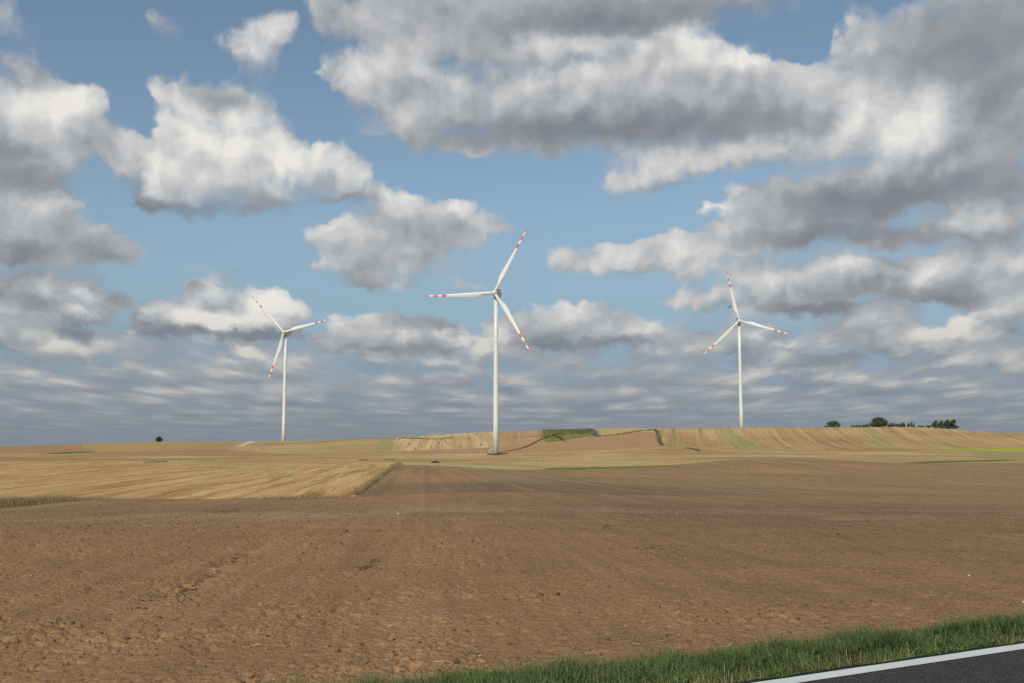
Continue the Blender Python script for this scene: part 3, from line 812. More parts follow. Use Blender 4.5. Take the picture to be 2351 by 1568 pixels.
# verge: thick grass between the field and the white line
def verge_grass():
    N = 140000
    t = rng.uniform(-5.5, 13, N)
    far = np.interp(t, [-5.5, -2.0, -.85, 1.0, 3.4, 13], [1.42, 1.44, 1.35, 1.06, .73, .66])
    far = far + .07 * perlin(t * 1.1, t * 0 + .4, 51) + .05 * perlin(t * 4.0, t * 0 + .2, 52)
    f = rng.random(N) ** .85
    s = .10 + f * (far - .10)
    cl = perlin(t * 2.6, s * 2.6, 53); cl2 = perlin(t * 7., s * 7., 54)
    keep = rng.random(N) < np.clip(.75 + 1.3 * cl2 + .5 * cl, .12, 1)
    t, s, f, cl, cl2 = t[keep], s[keep], f[keep], cl[keep], cl2[keep]
    n = len(t)
    p = ROAD_P[None] + t[:, None] * RT + s[:, None] * RN
    z = ground_z(p[:, 0], p[:, 1]) - .01
    H = np.interp(f, [0, .12, .4, .8, 1], [.038, .065, .10, .125, .11]) * (.55 + .75 * rng.random(n)) * np.clip(1 + .7 * cl + .45 * cl2, .5, 1.5)
    W = rng.uniform(.0025, .006, n)
    hd = rng.uniform(0, 2 * np.pi, n) * .75 + .6 + 2.2 * cl
    lean = np.clip(rng.gamma(2.6, .34, n), .12, 1.7)
    tint = np.clip(.38 + .45 * cl + .2 * rng.standard_normal(n) + .22 * (f < .2), 0, 1)
    v, fa, tn = blades(np.column_stack([p, z]), H, W, hd, lean, tint, 4)
    tag(link(np_mesh('verge_grass', v, fa, green_m, attrs={'tint': tn})), 'dense green grass strip between the white road line and the brown field', 'grass', kind='stuff')
    # withered stems standing in it
    N = 9000
    t = rng.uniform(-5, 12, N); far = np.interp(t, [-5.5, -2.0, -.85, 1.0, 3.4, 13], [1.42, 1.44, 1.35, 1.06, .73, .66])
    f = rng.random(N) ** 2.0; s = .10 + f * (far - .1)
    keep = perlin(t * 1.4, s * 1.4, 55) + .25 * rng.standard_normal(N) > .16
    t, s, f = t[keep], s[keep], f[keep]; n = len(t)
    p = ROAD_P[None] + t[:, None] * RT + s[:, None] * RN
    z = ground_z(p[:, 0], p[:, 1]) - .01
    v, fa, tn = blades(np.column_stack([p, z]), rng.uniform(.04, .13, n), rng.uniform(.002, .005, n), rng.uniform(0, 6.3, n), np.clip(rng.gamma(2, .3, n), 0, 1.3), rng.random(n) * .75, 3)
    tag(link(np_mesh('withered_grass', v, fa, dry_m, attrs={'tint': tn})), 'withered straw coloured stems among the green verge grass', 'grass', kind='stuff')
verge_grass()
def verge_weeds():
    # flat rosettes and clover-like leaves low in the verge, mostly near the asphalt
    N = 600
    t = rng.uniform(-5, 12, N); s = .07 + np.abs(rng.standard_normal(N)) * .22
    k = (perlin(t * 1.7, s * 2, 57) + .2 * rng.standard_normal(N) > .05) & (s < .7)
    t, s = t[k], s[k]; n = len(t)
    p = ROAD_P[None] + t[:, None] * RT + s[:, None] * RN
    z = ground_z(p[:, 0], p[:, 1])
    vs, ts = [], []
    for q in range(7):
        a = rng.uniform(0, 6.28, n); L = rng.uniform(.012, .03, n)[:, None]; up = rng.uniform(.1, .9, n)
        d = np.stack([np.cos(a), np.sin(a), up], -1) * L; sd = np.stack([-np.sin(a), np.cos(a), 0 * a], -1) * L * .38
        c = np.column_stack([p, z + rng.uniform(0, .06, n)])
        vs.append(np.stack([c, c + d * .55 - sd, c + d, c + d * .55 + sd], 1)); ts.append(np.repeat(np.clip(.5 + .25 * rng.standard_normal(n), 0, 1)[:, None], 4, 1))
    v = np.concatenate(vs).reshape(-1, 3)
    tag(link(np_mesh('verge_weeds', v, np.arange(len(v)).reshape(-1, 4), leaf_mat('weed_leaves', (.06, .10, .028), (.12, .18, .05), (.20, .25, .08)), attrs={'tint': np.concatenate(ts).reshape(-1)})),
        'low broad leaved weeds at the foot of the verge grass by the road edge', 'weeds', kind='stuff')
verge_weeds()

# tall dry grass on the crest at the left and along the field border
def dry_band(name, label, pts, n, h, spread, w=.02, tuft=.25):
    """pts: list of (x,y) plan points; blades scattered along the polyline"""
    pts = np.array(pts, float)
    L = np.concatenate([[0], np.cumsum(np.hypot(*np.diff(pts, axis=0).T))])
    a = rng.uniform(0, L[-1], n)
    x = np.interp(a, L, pts[:, 0]); y = np.interp(a, L, pts[:, 1])
    sp_ = spread if np.isscalar(spread) else np.interp(a / L[-1], np.linspace(0, 1, len(spread)), spread)
    hh = h if np.isscalar(h) else np.interp(a / L[-1], np.linspace(0, 1, len(h)), h)
    off = rng.standard_normal((n, 2)) * np.reshape(sp_, (-1, 1)) if not np.isscalar(sp_) else rng.standard_normal((n, 2)) * sp_
    x = x + off[:, 0]; y = y + off[:, 1]
    c = perlin(x * tuft * 4, y * tuft * 4, 61) + .5 * perlin(x * tuft * 12, y * tuft * 12, 62)
    k = rng.random(n) < np.clip(.75 + c, .1, 1)
    x, y, c = x[k], y[k], c[k]
    hh = hh if np.isscalar(hh) else hh[k]
    z = ground_z(x, y) - .03
    m = len(x)
    H = hh * (.45 + .65 * rng.random(m)) * np.clip(1 + .6 * c, .5, 1.5)
    tint = np.clip(.4 + .45 * c + .2 * rng.standard_normal(m), 0, 1)
    v, fa, tn = blades(np.column_stack([x, y, z]), H, w * rng.uniform(.6, 1.4, m), rng.uniform(0, 6.28, m), np.clip(rng.gamma(2, .18, m), 0, 1), tint, 3)
    tag(link(np_mesh(name, v, fa, dry_m, attrs={'tint': tn})), label, 'grass', kind='stuff')

def plan(px, D):
    return ((px - CX) / FPX * D, D)
dry_band('tall_dry_grass', 'tall tan dry grass along the crest at the left edge of the ploughed field',
         [plan(-160, 57), plan(-60, 58), plan(60, 60), plan(150, 62), plan(205, 63), plan(260, 64)], 70000, [.66, .62, .62, .5, .34, .2], .9, .009)
def border_pt(Y):
    d = pix_hit(float(np.interp(Y, *BORDER)), Y, dmin=66)
    return (d.x, d.y)
bp = [border_pt(Y) for Y in np.linspace(1137, 1067, 14)]
dry_band('field_border_grass', 'strip of tall dry grass between golden stubble and smooth brown soil', bp, 48000, [.66, .7, .75, .8, .85, .95], [.13, .15, .18, .26, .45], .02)
dry_band('crest_grass', 'low dry grass tufts where the golden stubble meets the ploughed field',
         [plan(560, 63), plan(640, 64), plan(720, 64), plan(790, 64)], 2200, [.2, .3, .4, .15], .4, .02)

straw_m = leaf_mat('straw', (.24, .17, .08), (.40, .30, .16), (.66, .58, .42), .7, .1)
def scatter_straw():
    N = 800
    D = (rng.uniform(48 ** -.8, 5.4 ** -.8, N)) ** (-1 / .8)
    x = rng.uniform(-.58, .58, N) * D
    s, _ = road_s(x, D)
    w = .35 + 1.1 * perlin(x * .18, D * .18, 71) + .8 * perlin(x * .7, D * .7, 72)
    k = (s > 1.15) & (rng.random(N) < np.clip(w, .06, 1))
    x, y = x[k], D[k]
    # the denser litter by the verge
    n2 = 220
    tt = rng.uniform(-3.8, 1.2, n2); ss = 1.35 + np.abs(rng.standard_normal(n2)) * .28 + .25 * (perlin(tt * .9, tt * 0, 73) + .3)
    p = ROAD_P[None] + tt[:, None] * RT + ss[:, None] * RN
    kk = rng.random(n2) < np.clip(.5 + 1.4 * perlin(tt * 1.8, ss * 3, 74), .05, 1)
    x = np.concatenate([x, p[kk, 0]]); y = np.concatenate([y, p[kk, 1]])
    n = len(x); L = rng.gamma(3., .013, n).clip(.012, .11); wd = rng.uniform(.002, .004, n) * np.clip(y / 12, 1, 1.8)
    z = ground_z(x, y) + clods(x, y, np.clip((70 - np.hypot(x, y)) / 30, 0, 1)) + .012
    a = rng.uniform(0, np.pi, n); pt = rng.uniform(-.25, .45, n)
    d = np.stack([np.cos(a) * np.cos(pt), np.sin(a) * np.cos(pt), np.sin(pt)], -1)
    sd = np.stack([-np.sin(a), np.cos(a), np.full(n, .35)], -1)
    c = np.column_stack([x, y, z]); L = L[:, None] / 2; wd = wd[:, None]
    v = np.stack([c - d * L - sd * wd, c + d * L - sd * wd, c + d * L + sd * wd, c - d * L + sd * wd], 1).reshape(-1, 3)
    f = np.arange(n * 4).reshape(-1, 4)
    tint = np.repeat(np.clip(rng.normal(.5, .3, n), 0, 1), 4)
    tag(link(np_mesh('straw_litter', v, f, straw_m, attrs={'tint': tint})), 'loose bits of straw scattered over the ploughed soil', 'straw', kind='stuff')
scatter_straw()

def icosphere(sub):
    import bmesh
    bm = bmesh.new(); bmesh.ops.create_icosphere(bm, subdivisions=sub, radius=1.0)
    v = np.array([q.co[:] for q in bm.verts]); f = np.array([[w.index for w in q.verts] for q in bm.faces]); bm.free()
    return v, f
def clod_material():
    m, t, bs = new_mat('soil_clods', .95, .1)
    P = pos(t); f = attr(t, 'tint')
    c = t.ramp(f, [(0, alb(78, 64, 50)), (.35, alb(112, 92, 70)), (.8, alb(132, 108, 81)), (1, alb(172, 160, 144))])
    n = t.noise(P, 40, 4, .6).outputs['Fac']
    setc(t, bs, scl(t, c, var(t, n, .5)))
    bump(t, bs, n, .7, .02)
    return m
clod_m = clod_material()
def scatter_clods():
    iv, jf = icosphere(2)
    N = 14000
    D = (rng.uniform(52 ** -1.0, 5.4 ** -1.0, N)) ** (-1.0)
    x = rng.uniform(-.60, .60, N) * D
    s, _ = road_s(x, D)
    k = (s > 1.0) & (rng.random(N) < np.clip(.6 + 1.5 * perlin(x * .3, D * .3, 81), .1, 1))
    x, y = x[k], D[k]; r = rng.gamma(1.8, .006, len(x)).clip(.004, .024); tint = np.clip(rng.normal(.36, .2, len(x)), 0, .85)
    r *= np.clip(y / 16, .8, 1.6)
    tint[rng.random(len(x)) < .0018] = 1.0
    # rows of turned-up clods along old wheel marks
    for (x0, y0, x1, y1, m, rr, sd) in ((418, 1362, 470, 1322, 120, .036, .05), (465, 1325, 575, 1268, 150, .032, .05), (828, 1318, 862, 1286, 110, .034, .03),
                                    (330, 1395, 420, 1360, 40, .03, .12), (0, 1215, 300, 1177, 60, .04, .08), (1470, 1263, 1535, 1254, 30, .045, .2), (1370, 1217, 1425, 1210, 34, .045, .2)):
        a, b = pix_hit(x0, y0), pix_hit(x1, y1)
        q = rng.random(m)
        x = np.concatenate([x, a.x + (b.x - a.x) * q + rng.normal(0, sd, m)]); y = np.concatenate([y, a.y + (b.y - a.y) * q + rng.normal(0, sd * 1.4, m)])
        r = np.concatenate([r, rr * rng.uniform(.15, .62, m)]); tint = np.concatenate([tint, rng.uniform(0, .25, m)])
    n = len(x)
    z = ground_z(x, y) + clods(x, y, np.clip((70 - np.hypot(x, y)) / 30, 0, 1))
    v = np.repeat(iv[None], n, 0)
    ph = rng.uniform(0, 100, (n, 1))
    q = 1 + .42 * perlin(v[:, :, 0] * 1.7 + ph, v[:, :, 1] * 1.7 + v[:, :, 2] * 1.3, 82) + .3 * perlin(v[:, :, 2] * 3.1 + ph, v[:, :, 0] * 3.1 - v[:, :, 1] * 2.2, 83)
    v = v * q[..., None] * r[:, None, None] * np.stack([rng.uniform(.7, 1.3, n), rng.uniform(.7, 1.3, n), rng.uniform(.45, .85, n)], -1)[:, None, :]
    v = v + np.stack([x, y, z + r * .12], -1)[:, None, :]
    f = (jf[None] + (np.arange(n) * len(iv))[:, None, None]).reshape(-1, 3)
    tag(link(np_mesh('soil_clods', v.reshape(-1, 3), f, clod_m, smooth=False, attrs={'tint': np.repeat(tint, len(iv))})), 'clods and small stones lying on the ploughed soil', 'clods', kind='stuff')
scatter_clods()
# ------------------------------------------------------------------ mesh builder with bmesh
import bmesh
def bm_obj(name, bm, mats, parent=None, smooth=True):
    me = bpy.data.meshes.new(name)
    bmesh.ops.recalc_face_normals(bm, faces=bm.faces)
    if smooth:
        for f in bm.faces: f.smooth = True
    bm.to_mesh(me); bm.free()
    for m in (mats if isinstance(mats, (list, tuple)) else [mats]): me.materials.append(m)
    o = bpy.data.objects.new(name, me)
    return link(o, parent)

def loft(bm, rings, cap0=True, cap1=True, mat=None):
    """rings: list of lists of co (same count) -> closed tube"""
    vs = [[bm.verts.new(c) for c in r] for r in rings]
    n = len(rings[0])
    for i in range(len(vs) - 1):
        for j in range(n):
            f = bm.faces.new((vs[i][j], vs[i][(j + 1) % n], vs[i + 1][(j + 1) % n], vs[i + 1][j]))
            if mat is not None: f.material_index = mat(i)
    if cap0: bm.faces.new(vs[0][::-1])
    if cap1: bm.faces.new(vs[-1])

def circle(r, z, n, cx=0.0, cy=0.0):
    return [(cx + r * math.cos(2 * math.pi * k / n), cy + r * math.sin(2 * math.pi * k / n), z) for k in range(n)]

def box(bm, x0, x1, y0, y1, z0, z1, bevel=0.0, seg=2):
    g = bmesh.ops.create_cube(bm, size=1.0)
    for v in g['verts']:
        v.co = Vector((x0 + (v.co.x + .5) * (x1 - x0), y0 + (v.co.y + .5) * (y1 - y0), z0 + (v.co.z + .5) * (z1 - z0)))
    if bevel:
        es = list({e for v in g['verts'] for e in v.link_edges})
        bmesh.ops.bevel(bm, geom=es, offset=bevel, segments=seg, affect='EDGES', profile=.5)

def bar(bm, a, b, r, n=8):
    a, b = Vector(a), Vector(b); d = (b - a).normalized()
    u = d.orthogonal().normalized(); w = d.cross(u)
    loft(bm, [[p + u * (r * math.cos(2 * math.pi * k / n)) + w * (r * math.sin(2 * math.pi * k / n)) for k in range(n)] for p in (a, b)])

def paint_mat(name, col_, rough=.38, dirt=.10, scale=.25):
    m, t, bs = new_mat(name, rough, .4)
    P = t.node('ShaderNodeTexCoord').outputs['Object']
    x, y, z = t.sep(P)
    n = t.noise(t.xyz(x, y, t.m('MULTIPLY', z, .25)), scale * 4, 5, .6).outputs['Fac']
    setc(t, bs, scl(t, col_, var(t, n, dirt)))
    return m
def c4(c): return (c[0], c[1], c[2])
white_m = paint_mat('turbine_white', (.70, .71, .70))
grey_m = paint_mat('nacelle_grey', (.58, .59, .58), .45)
red_m = paint_mat('marking_red', (.64, .115, .055), .4)
dark_m = paint_mat('cooler_dark', (.10, .10, .10), .6)
steel_m = paint_mat('galvanised_steel', (.66, .66, .64), .5)
door_m = paint_mat('door_grey', (.34, .36, .37), .5)

RROT, HUB_H, OVER = 45.0, 100.0, 4.2
def blade_mesh(parent):
    """blade along +Z seen from the front (-Y): trailing edge towards -X"""
    bm = bmesh.new()
    st = [0.0, 1.2, 2.4, 4.0, 6.0, 8.0, 10.0, 12.5, 16, 20, 24, 28, .675 * 45, .675 * 45 + .01, .74 * 45, .74 * 45 + .01, .805 * 45, .805 * 45 + .01, .87 * 45, .87 * 45 + .01, .935 * 45, .935 * 45 + .01, 44.0, 44.7, 45.0]
    r0 = 1.4
    ch = lambda r: float(np.interp(r, [0, 3, 5, 7.5, 9.5, 12, 16, 22, 30.4, 36, 42, 44, 44.7, 45], [1.80, 1.85, 2.3, 3.05, 3.25, 3.1, 2.65, 2.1, 1.50, 1.15, .72, .5, .3, .06]))
    th = lambda r: float(np.interp(r, [0, 3, 6, 10, 16, 25, 35, 45], [1.80, 1.75, 1.25, .80, .52, .34, .2, .03]))
    rnd = lambda r: float(np.interp(r, [2.2, 8.5], [0, 1]))
    tw = lambda r: R(float(np.interp(r, [3, 9, 16, 25, 35, 45], [17, 13, 7.5, 3.5, 1.0, -1])))
    pre = lambda r: -1.3 * (r / 45) ** 2.2 - .02 * r           # coned and pre-bent upwind
    lead = lambda r: float(np.interp(r, [0, 4, 10, 45], [.90, .92, .86, .30]))
    rings = []
    N = 22
    for r in st:
        c, h, w, a = ch(r), th(r), rnd(r), tw(r)
        ring = []
        for k in range(N):
            an = 2 * math.pi * k / N
            ca, sa = math.cos(an), math.sin(an)
            # round root
            x_r, y_r = ca * .9, sa * .9
            # airfoil: leading edge +X
            s = (1 - ca) / 2                               # 0 at leading edge, 1 at trailing
            yt = h * .5 * (2.97 * math.sqrt(max(s, 0)) - 1.26 * s - 3.52 * s * s + 2.84 * s ** 3 - 1.02 * s ** 4) / 1.0
            y_a = (yt if sa >= 0 else -yt) + .03 * c * math.sin(math.pi * s) * -1
            x_a = lead(r) - s * c
            x, y = x_r * (1 - w) + x_a * w, y_r * (1 - w) + y_a * w
            ring.append((x * math.cos(a) + y * math.sin(a), -x * math.sin(a) * -1 * -1 + y * math.cos(a) + pre(r), r0 + (45 - r0) * r / 45))
        rings.append(ring)
    frac = [st[i] / 45 for i in range(len(st))]
    def mat(i):
        f = (frac[i] + frac[i + 1]) / 2
        return 1 if (.675 <= f < .74 or .805 <= f < .87 or f >= .935) else 0
    loft(bm, rings, True, True, mat)
    o = bm_obj('blade', bm, [white_m, red_m], parent)
    return o

def make_turbine():
    root = link(bpy.data.objects.new('wind_turbine', None))
    bm = bmesh.new()
    zs = [0, .05, 8, 20, 21, 45, 46, 72, 73, HUB_H - 2.3]
    n = 64
    loft(bm, [circle(float(np.interp(z, [0, HUB_H], [1.68, 1.25])), z, n) for z in [0, 20, 20.06, 45, 45.06, 72, 72.06, HUB_H - 2.2]])
    tower = bm_obj('tower', bm, white_m, root)
    for z in (20.0, 45.0, 72.0):                       # bolted flanges
        bm = bmesh.new(); r = float(np.interp(z, [0, HUB_H], [1.68, 1.25])) + .012
        loft(bm, [circle(r, z - .06, n), circle(r, z + .12, n)]); bm_obj('flange', bm, white_m, tower)
    bm = bmesh.new(); loft(bm, [circle(1.85, -3.2, 40), circle(1.85, .10, 40), circle(1.80, .14, 40)])
    bm_obj('foundation', bm, steel_m, root)
    # door and stairs on the side, camera-left
    a0 = R(200)
    ux, uy = math.cos(a0), math.sin(a0)
    bm = bmesh.new(); box(bm, -.08, .08, -.45, .45, 2.5, 4.6, .05)
    d = bm_obj('door', bm, door_m, tower, False); d.location = (ux * 1.66, uy * 1.66, 0); d.rotation_euler.z = a0
    bm = bmesh.new(); box(bm, .08, .13, .22, .30, 3.4, 3.6, .01); h = bm_obj('handle', bm, dark_m, d, False)
    bm = bmesh.new()
    box(bm, 1.6, 2.5, -.5, .5, 2.42, 2.50)
    k = 12
    for i in range(k):
        x = 2.5 + i * .16; z = 2.42 - (i + 1) * .18
        box(bm, x, x + .18, -.4, .4, z, z + .04)
    for sy in (-.45, .45):
        bar(bm, (2.5, sy, 2.4), (4.5, sy, .25), .05)
        bar(bm, (2.5, sy, 3.45), (4.5, sy, 1.3), .045); bar(bm, (1.7, sy, 3.45), (2.5, sy, 3.45), .045)
        for i in range(5):
            x = 2.5 + i * .5; z = 2.42 - i * .5375
            bar(bm, (x, sy, z - .1), (x, sy, z + 1.03), .035)
        bar(bm, (1.75, sy, 2.4), (1.75, sy, 3.45), .035); bar(bm, (2.45, sy, .0), (2.45, sy, 2.42), .05)
    st = bm_obj('staircase', bm, steel_m, root, False); st.rotation_euler.z = a0
    # nacelle: long rounded box, rotor side is -Y
    def nring(y, w, z0, z1, rr=.55):
        pts = []
        for (cx_, cz_, s) in ((w - rr, z1 - rr, 0), (-w + rr, z1 - rr, 90), (-w + rr, z0 + rr, 180), (w - rr, z0 + rr, 270)):
            for q in range(6):
                a = R(s + 18 * q); pts.append((cx_ + rr * math.cos(a), y, cz_ + rr * math.sin(a)))
        return pts
    bm = bmesh.new()
    H = HUB_H
    loft(bm, [nring(-2.35, 1.35, H - 1.45, H + 1.35, 1.0), nring(-1.9, 1.6, H - 1.75, H + 1.6, .8), nring(-.6, 1.72, H - 1.95, H + 1.75, .5), nring(3.5, 1.72, H - 1.95, H + 1.8, .45),
              nring(6.9, 1.68, H - 1.75, H + 1.78, .45), nring(7.5, 1.5, H - 1.35, H + 1.55, .5)])
    nac = bm_obj('nacelle', bm, grey_m, root)
    for sx in (-1, 1):
        bm = bmesh.new(); box(bm, sx * 1.70 - .03, sx * 1.70 + .03, 4.6, 5.8, H - .2, H + .9, .02); bm_obj('side_vent', bm, dark_m, nac, False)
    bm = bmesh.new(); loft(bm, [circle(1.30, H - 2.5, 48), circle(1.30, H - 1.8, 48)]); bm_obj('yaw_collar', bm, grey_m, nac)
    # cooler frame standing on the roof at the rear
    bm = bmesh.new()
    z0, z1 = H + 1.72, H + 3.75
    box(bm, -1.75, 1.75, 5.7, 6.9, z1 - .16, z1, .04); box(bm, -1.75, -1.58, 5.7, 6.9, z0, z1 - .16, .03); box(bm, 1.58, 1.75, 5.7, 6.9, z0, z1 - .16, .03)
    box(bm, -1.58, 1.58, 5.7, 6.9, z0, z0 + .14, .03)
    fr = bm_obj('cooler_frame', bm, white_m, nac, False)
    bm = bmesh.new(); box(bm, -1.58, 1.58, 6.35, 6.55, z0 + .14, z1 - .16)
    bm_obj('radiator', bm, dark_m, fr, False)
    for sx in (-.6, .6):
        bm = bmesh.new(); bar(bm, (sx, 4.2, H + 1.7), (sx, 4.2, H + 2.8), .05); bm_obj('wind_sensor', bm, steel_m, nac, False)
    # hub with nose cone
    bm = bmesh.new(); rings = []
    for (y, r) in ((-2.3, 1.45), (-2.8, 1.62), (-3.6, 1.74), (-4.4, 1.72), (-5.1, 1.5), (-5.6, 1.15), (-5.95, .7), (-6.1, .28), (-6.13, .05)):
        rings.append([(r * math.cos(2 * math.pi * k / 40), y, H + r * math.sin(2 * math.pi * k / 40)) for k in range(40)])
    loft(bm, rings); bm_obj('hub', bm, white_m, root)
    for k in range(3):
        b = blade_mesh(root); b.location = (0, -OVER, H)
    return root

def children(o): return [c for c in bpy.data.objects if c.parent == o]
def copy_tree(o, parent=None):
    c = o.copy(); scene.collection.objects.link(c); c.parent = parent
    for ch in children(o): copy_tree(ch, c)
    return c

turb = make_turbine()
TURB = [  # bearing px, base py, distance, yaw (deg towards camera-left), rotor phase, label
 (1138.2, 1041.5, 620, -13, 28.5, 'nearest and largest white wind turbine with its tower standing in front of the hill'),
 (650.6, 1023.5, 880, -13, 77.0, 'white wind turbine at the left with one blade pointing right, behind the hill crest'),
 (1702.6, 997.0, 880, -9, 107.0, 'white wind turbine at the right with one blade pointing nearly straight up'),
]
tl = [turb, copy_tree(turb), copy_tree(turb)]
for o, (px, py, D, yaw, ph, lab) in zip(tl, TURB):
    d = bearing(px, py); k = D / d.y
    o.location = (d.x * k, D, CAM_H + d.z * k)
    o.rotation_euler.z = R(yaw)
    tag(o, lab, 'wind turbine', 'wind turbines on the hills')
    bl = [c for c in children(o) if c.name.startswith('blade')]
    for i, b in enumerate(bl):
        # clockwise from up as seen from the front (front = -Y looking to +Y)
        b.rotation_euler = (R(0), R(ph + 120 * i), 0)

# ------------------------------------------------------------------ round bales
def bale_mat():
    m, t, bs = new_mat('bale_straw', .9, .1)
    P = t.node('ShaderNodeTexCoord').outputs['Object']
    n = t.noise(P, 14, 4, .7).outputs['Fac']
    setc(t, bs, t.ramp(n, [(.3, (.36, .27, .14)), (.6, (.50, .39, .23)), (.8, (.62, .51, .33))]))
    e, t, b2 = new_mat('bale_end', .95, .05)
    P = t.node('ShaderNodeTexCoord').outputs['Object']
    x, y, z = t.sep(P)
    r = t.v('LENGTH', t.xyz(0.0, y, t.m('SUBTRACT', z, .7)))
    w = t.m('SINE', t.m('MULTIPLY_ADD', t.noise(P, 6, 3, .6).outputs['Fac'], 3.0, t.m('MULTIPLY', r, 45)))
    setc(t, b2, t.ramp(w, [(0, (.17, .11, .05)), (1, (.34, .25, .13))]))
    return m, e
bm_, be_ = bale_mat()
def make_bale():
    root = link(bpy.data.objects.new('round_bale', None))
    bm = bmesh.new(); n = 36; Rr, L = .72, 1.25
    def ring(x, r): return [(x, r * math.cos(2 * math.pi * k / n), .7 + r * math.sin(2 * math.pi * k / n)) for k in range(n)]
    xs = [(-.5, .66), (-.47, .71), (-.3, .725), (0, .715), (.3, .725), (.47, .71), (.5, .66)]
    loft(bm, [ring(x * L, r) for x, r in xs], False, False)
    bm_obj('straw_roll', bm, bm_, root)
    for s in (-1, 1):
        bm = bmesh.new()
        loft(bm, [ring(s * L * .5, .66), ring(s * L * .49, .4), ring(s * L * .475, .06)], False, True)
        bm_obj('rolled_end', bm, be_, root)
    return root
bale = make_bale()
W = lambda zx, zy: ((1500 + zx * 600 / 2351) * .58775, (1640 + zy * 600 / 2351) * .58775)
BALES = [
 (228, 285, 30, 'round straw bale at the crossing of the dark hill track and the skyline'),
 (316, 246, 10, 'leftmost round straw bale on the skyline'),
 (388, 240, 20, 'second round straw bale from the left along the skyline'),
 (478, 236, 15, 'third round straw bale from the left along the skyline'),
 (711, 218, 12, 'round straw bale on the skyline left of the highest of the group'),
 (868, 207, 18, 'pale round straw bale alone on the skyline above the upper stubble'),
 (1409, 219, 40, 'round straw bale lying just under the skyline left of the near tower'),
 (1565, 197, 10, 'round straw bale on the skyline closest to the near turbine tower'),
 (865, 293, 50, 'round straw bale on the dark balk between the two stubble slopes'),
 (931, 328, 25, 'round straw bale uppermost of the four in the middle of the slope'),
 (838, 353, 60, 'round straw bale left one of the four in the middle of the slope'),
 (972, 360, 55, 'round straw bale right one of the four in the middle of the slope'),
 (382, 369, 55, 'round straw bale alone on the left part of the stubble slope'),
 (464, 444, 30, 'round straw bale lowest on the left at the foot of the stubble slope'),
 (709, 426, 25, 'round straw bale at the foot of the slope between two tramlines'),
 (1154, 412, 62, 'round straw bale with its dark end visible at the slope foot'),
 (1300, 287, 60, 'dark round straw bale high on the slope left of the near tower'),
 (1478, 381, 64, 'round straw bale with dark end at the slope foot beside the near tower'),
]
for i, (zx, zy, rz, lab) in enumerate(BALES):
    o = bale if i == 0 else copy_tree(bale)
    px, py = W(zx, zy)
    p = pix_hit(px, py + 1.5, dmin=500)
    if p.y > 835: p = ground_at(px, 806.0)
    o.location = (p.x, p.y, p.z - .04)
    o.rotation_euler.z = R(-rz)
    o.scale = (.95,) * 3
    tag(o, lab, 'round bale', 'round straw bales on the hillside')

# ------------------------------------------------------------------ trees and shrubs
def foliage_mat(name, a, b, c):
    return leaf_mat(name, a, b, c, .7, .18)
leaf_dark = foliage_mat('leaves_dark', (.050, .070, .036), (.095, .125, .062), (.17, .20, .11))
leaf_mid = foliage_mat('leaves_mid', (.075, .095, .050), (.135, .160, .085), (.22, .25, .15))
leaf_grey = foliage_mat('leaves_silver', (.09, .10, .07), (.16, .17, .125), (.26, .27, .21))
bark_m = paint_mat('bark', (.09, .07, .05), .9, .5, 2)
def clumps(r, n):
    pass
def leaf_cloud(centers, radii, n, size, rs):
    """leaf faces spread through several ellipsoidal clumps"""
    c = np.array(centers, float); rad = np.array(radii, float)
    w = rad.prod(1) ** (2 / 3); w /= w.sum()
    k = rs.choice(len(c), n, p=w)
    d = rs.standard_normal((n, 3)); d /= np.linalg.norm(d, axis=1)[:, None]
    rr = rs.random(n) ** .45
    bumpy = 1 + .22 * np.sin(d[:, 0] * 7 + k * 3) * np.sin(d[:, 2] * 6 + k) + .12 * rs.standard_normal(n)
    p = c[k] + d * rad[k] * (rr * bumpy)[:, None]
    u = rs.standard_normal((n, 3)); u /= np.linalg.norm(u, axis=1)[:, None]
    v = np.cross(u, rs.standard_normal((n, 3))); v /= np.linalg.norm(v, axis=1)[:, None]
    s = (size * rs.uniform(.6, 1.4, n))[:, None]
    q = np.stack([p - u * s - v * s * .4, p + u * s * .2 - v * s * .7, p + u * s + v * s * .3, p - u * s * .1 + v * s * .7], 1)
    tint = np.repeat(np.clip(.45 + .25 * rs.standard_normal(n) + .12 * np.sin(k * 2.1), 0, 1), 4)
    return q.reshape(-1, 3), np.arange(n * 4).reshape(-1, 4), tint

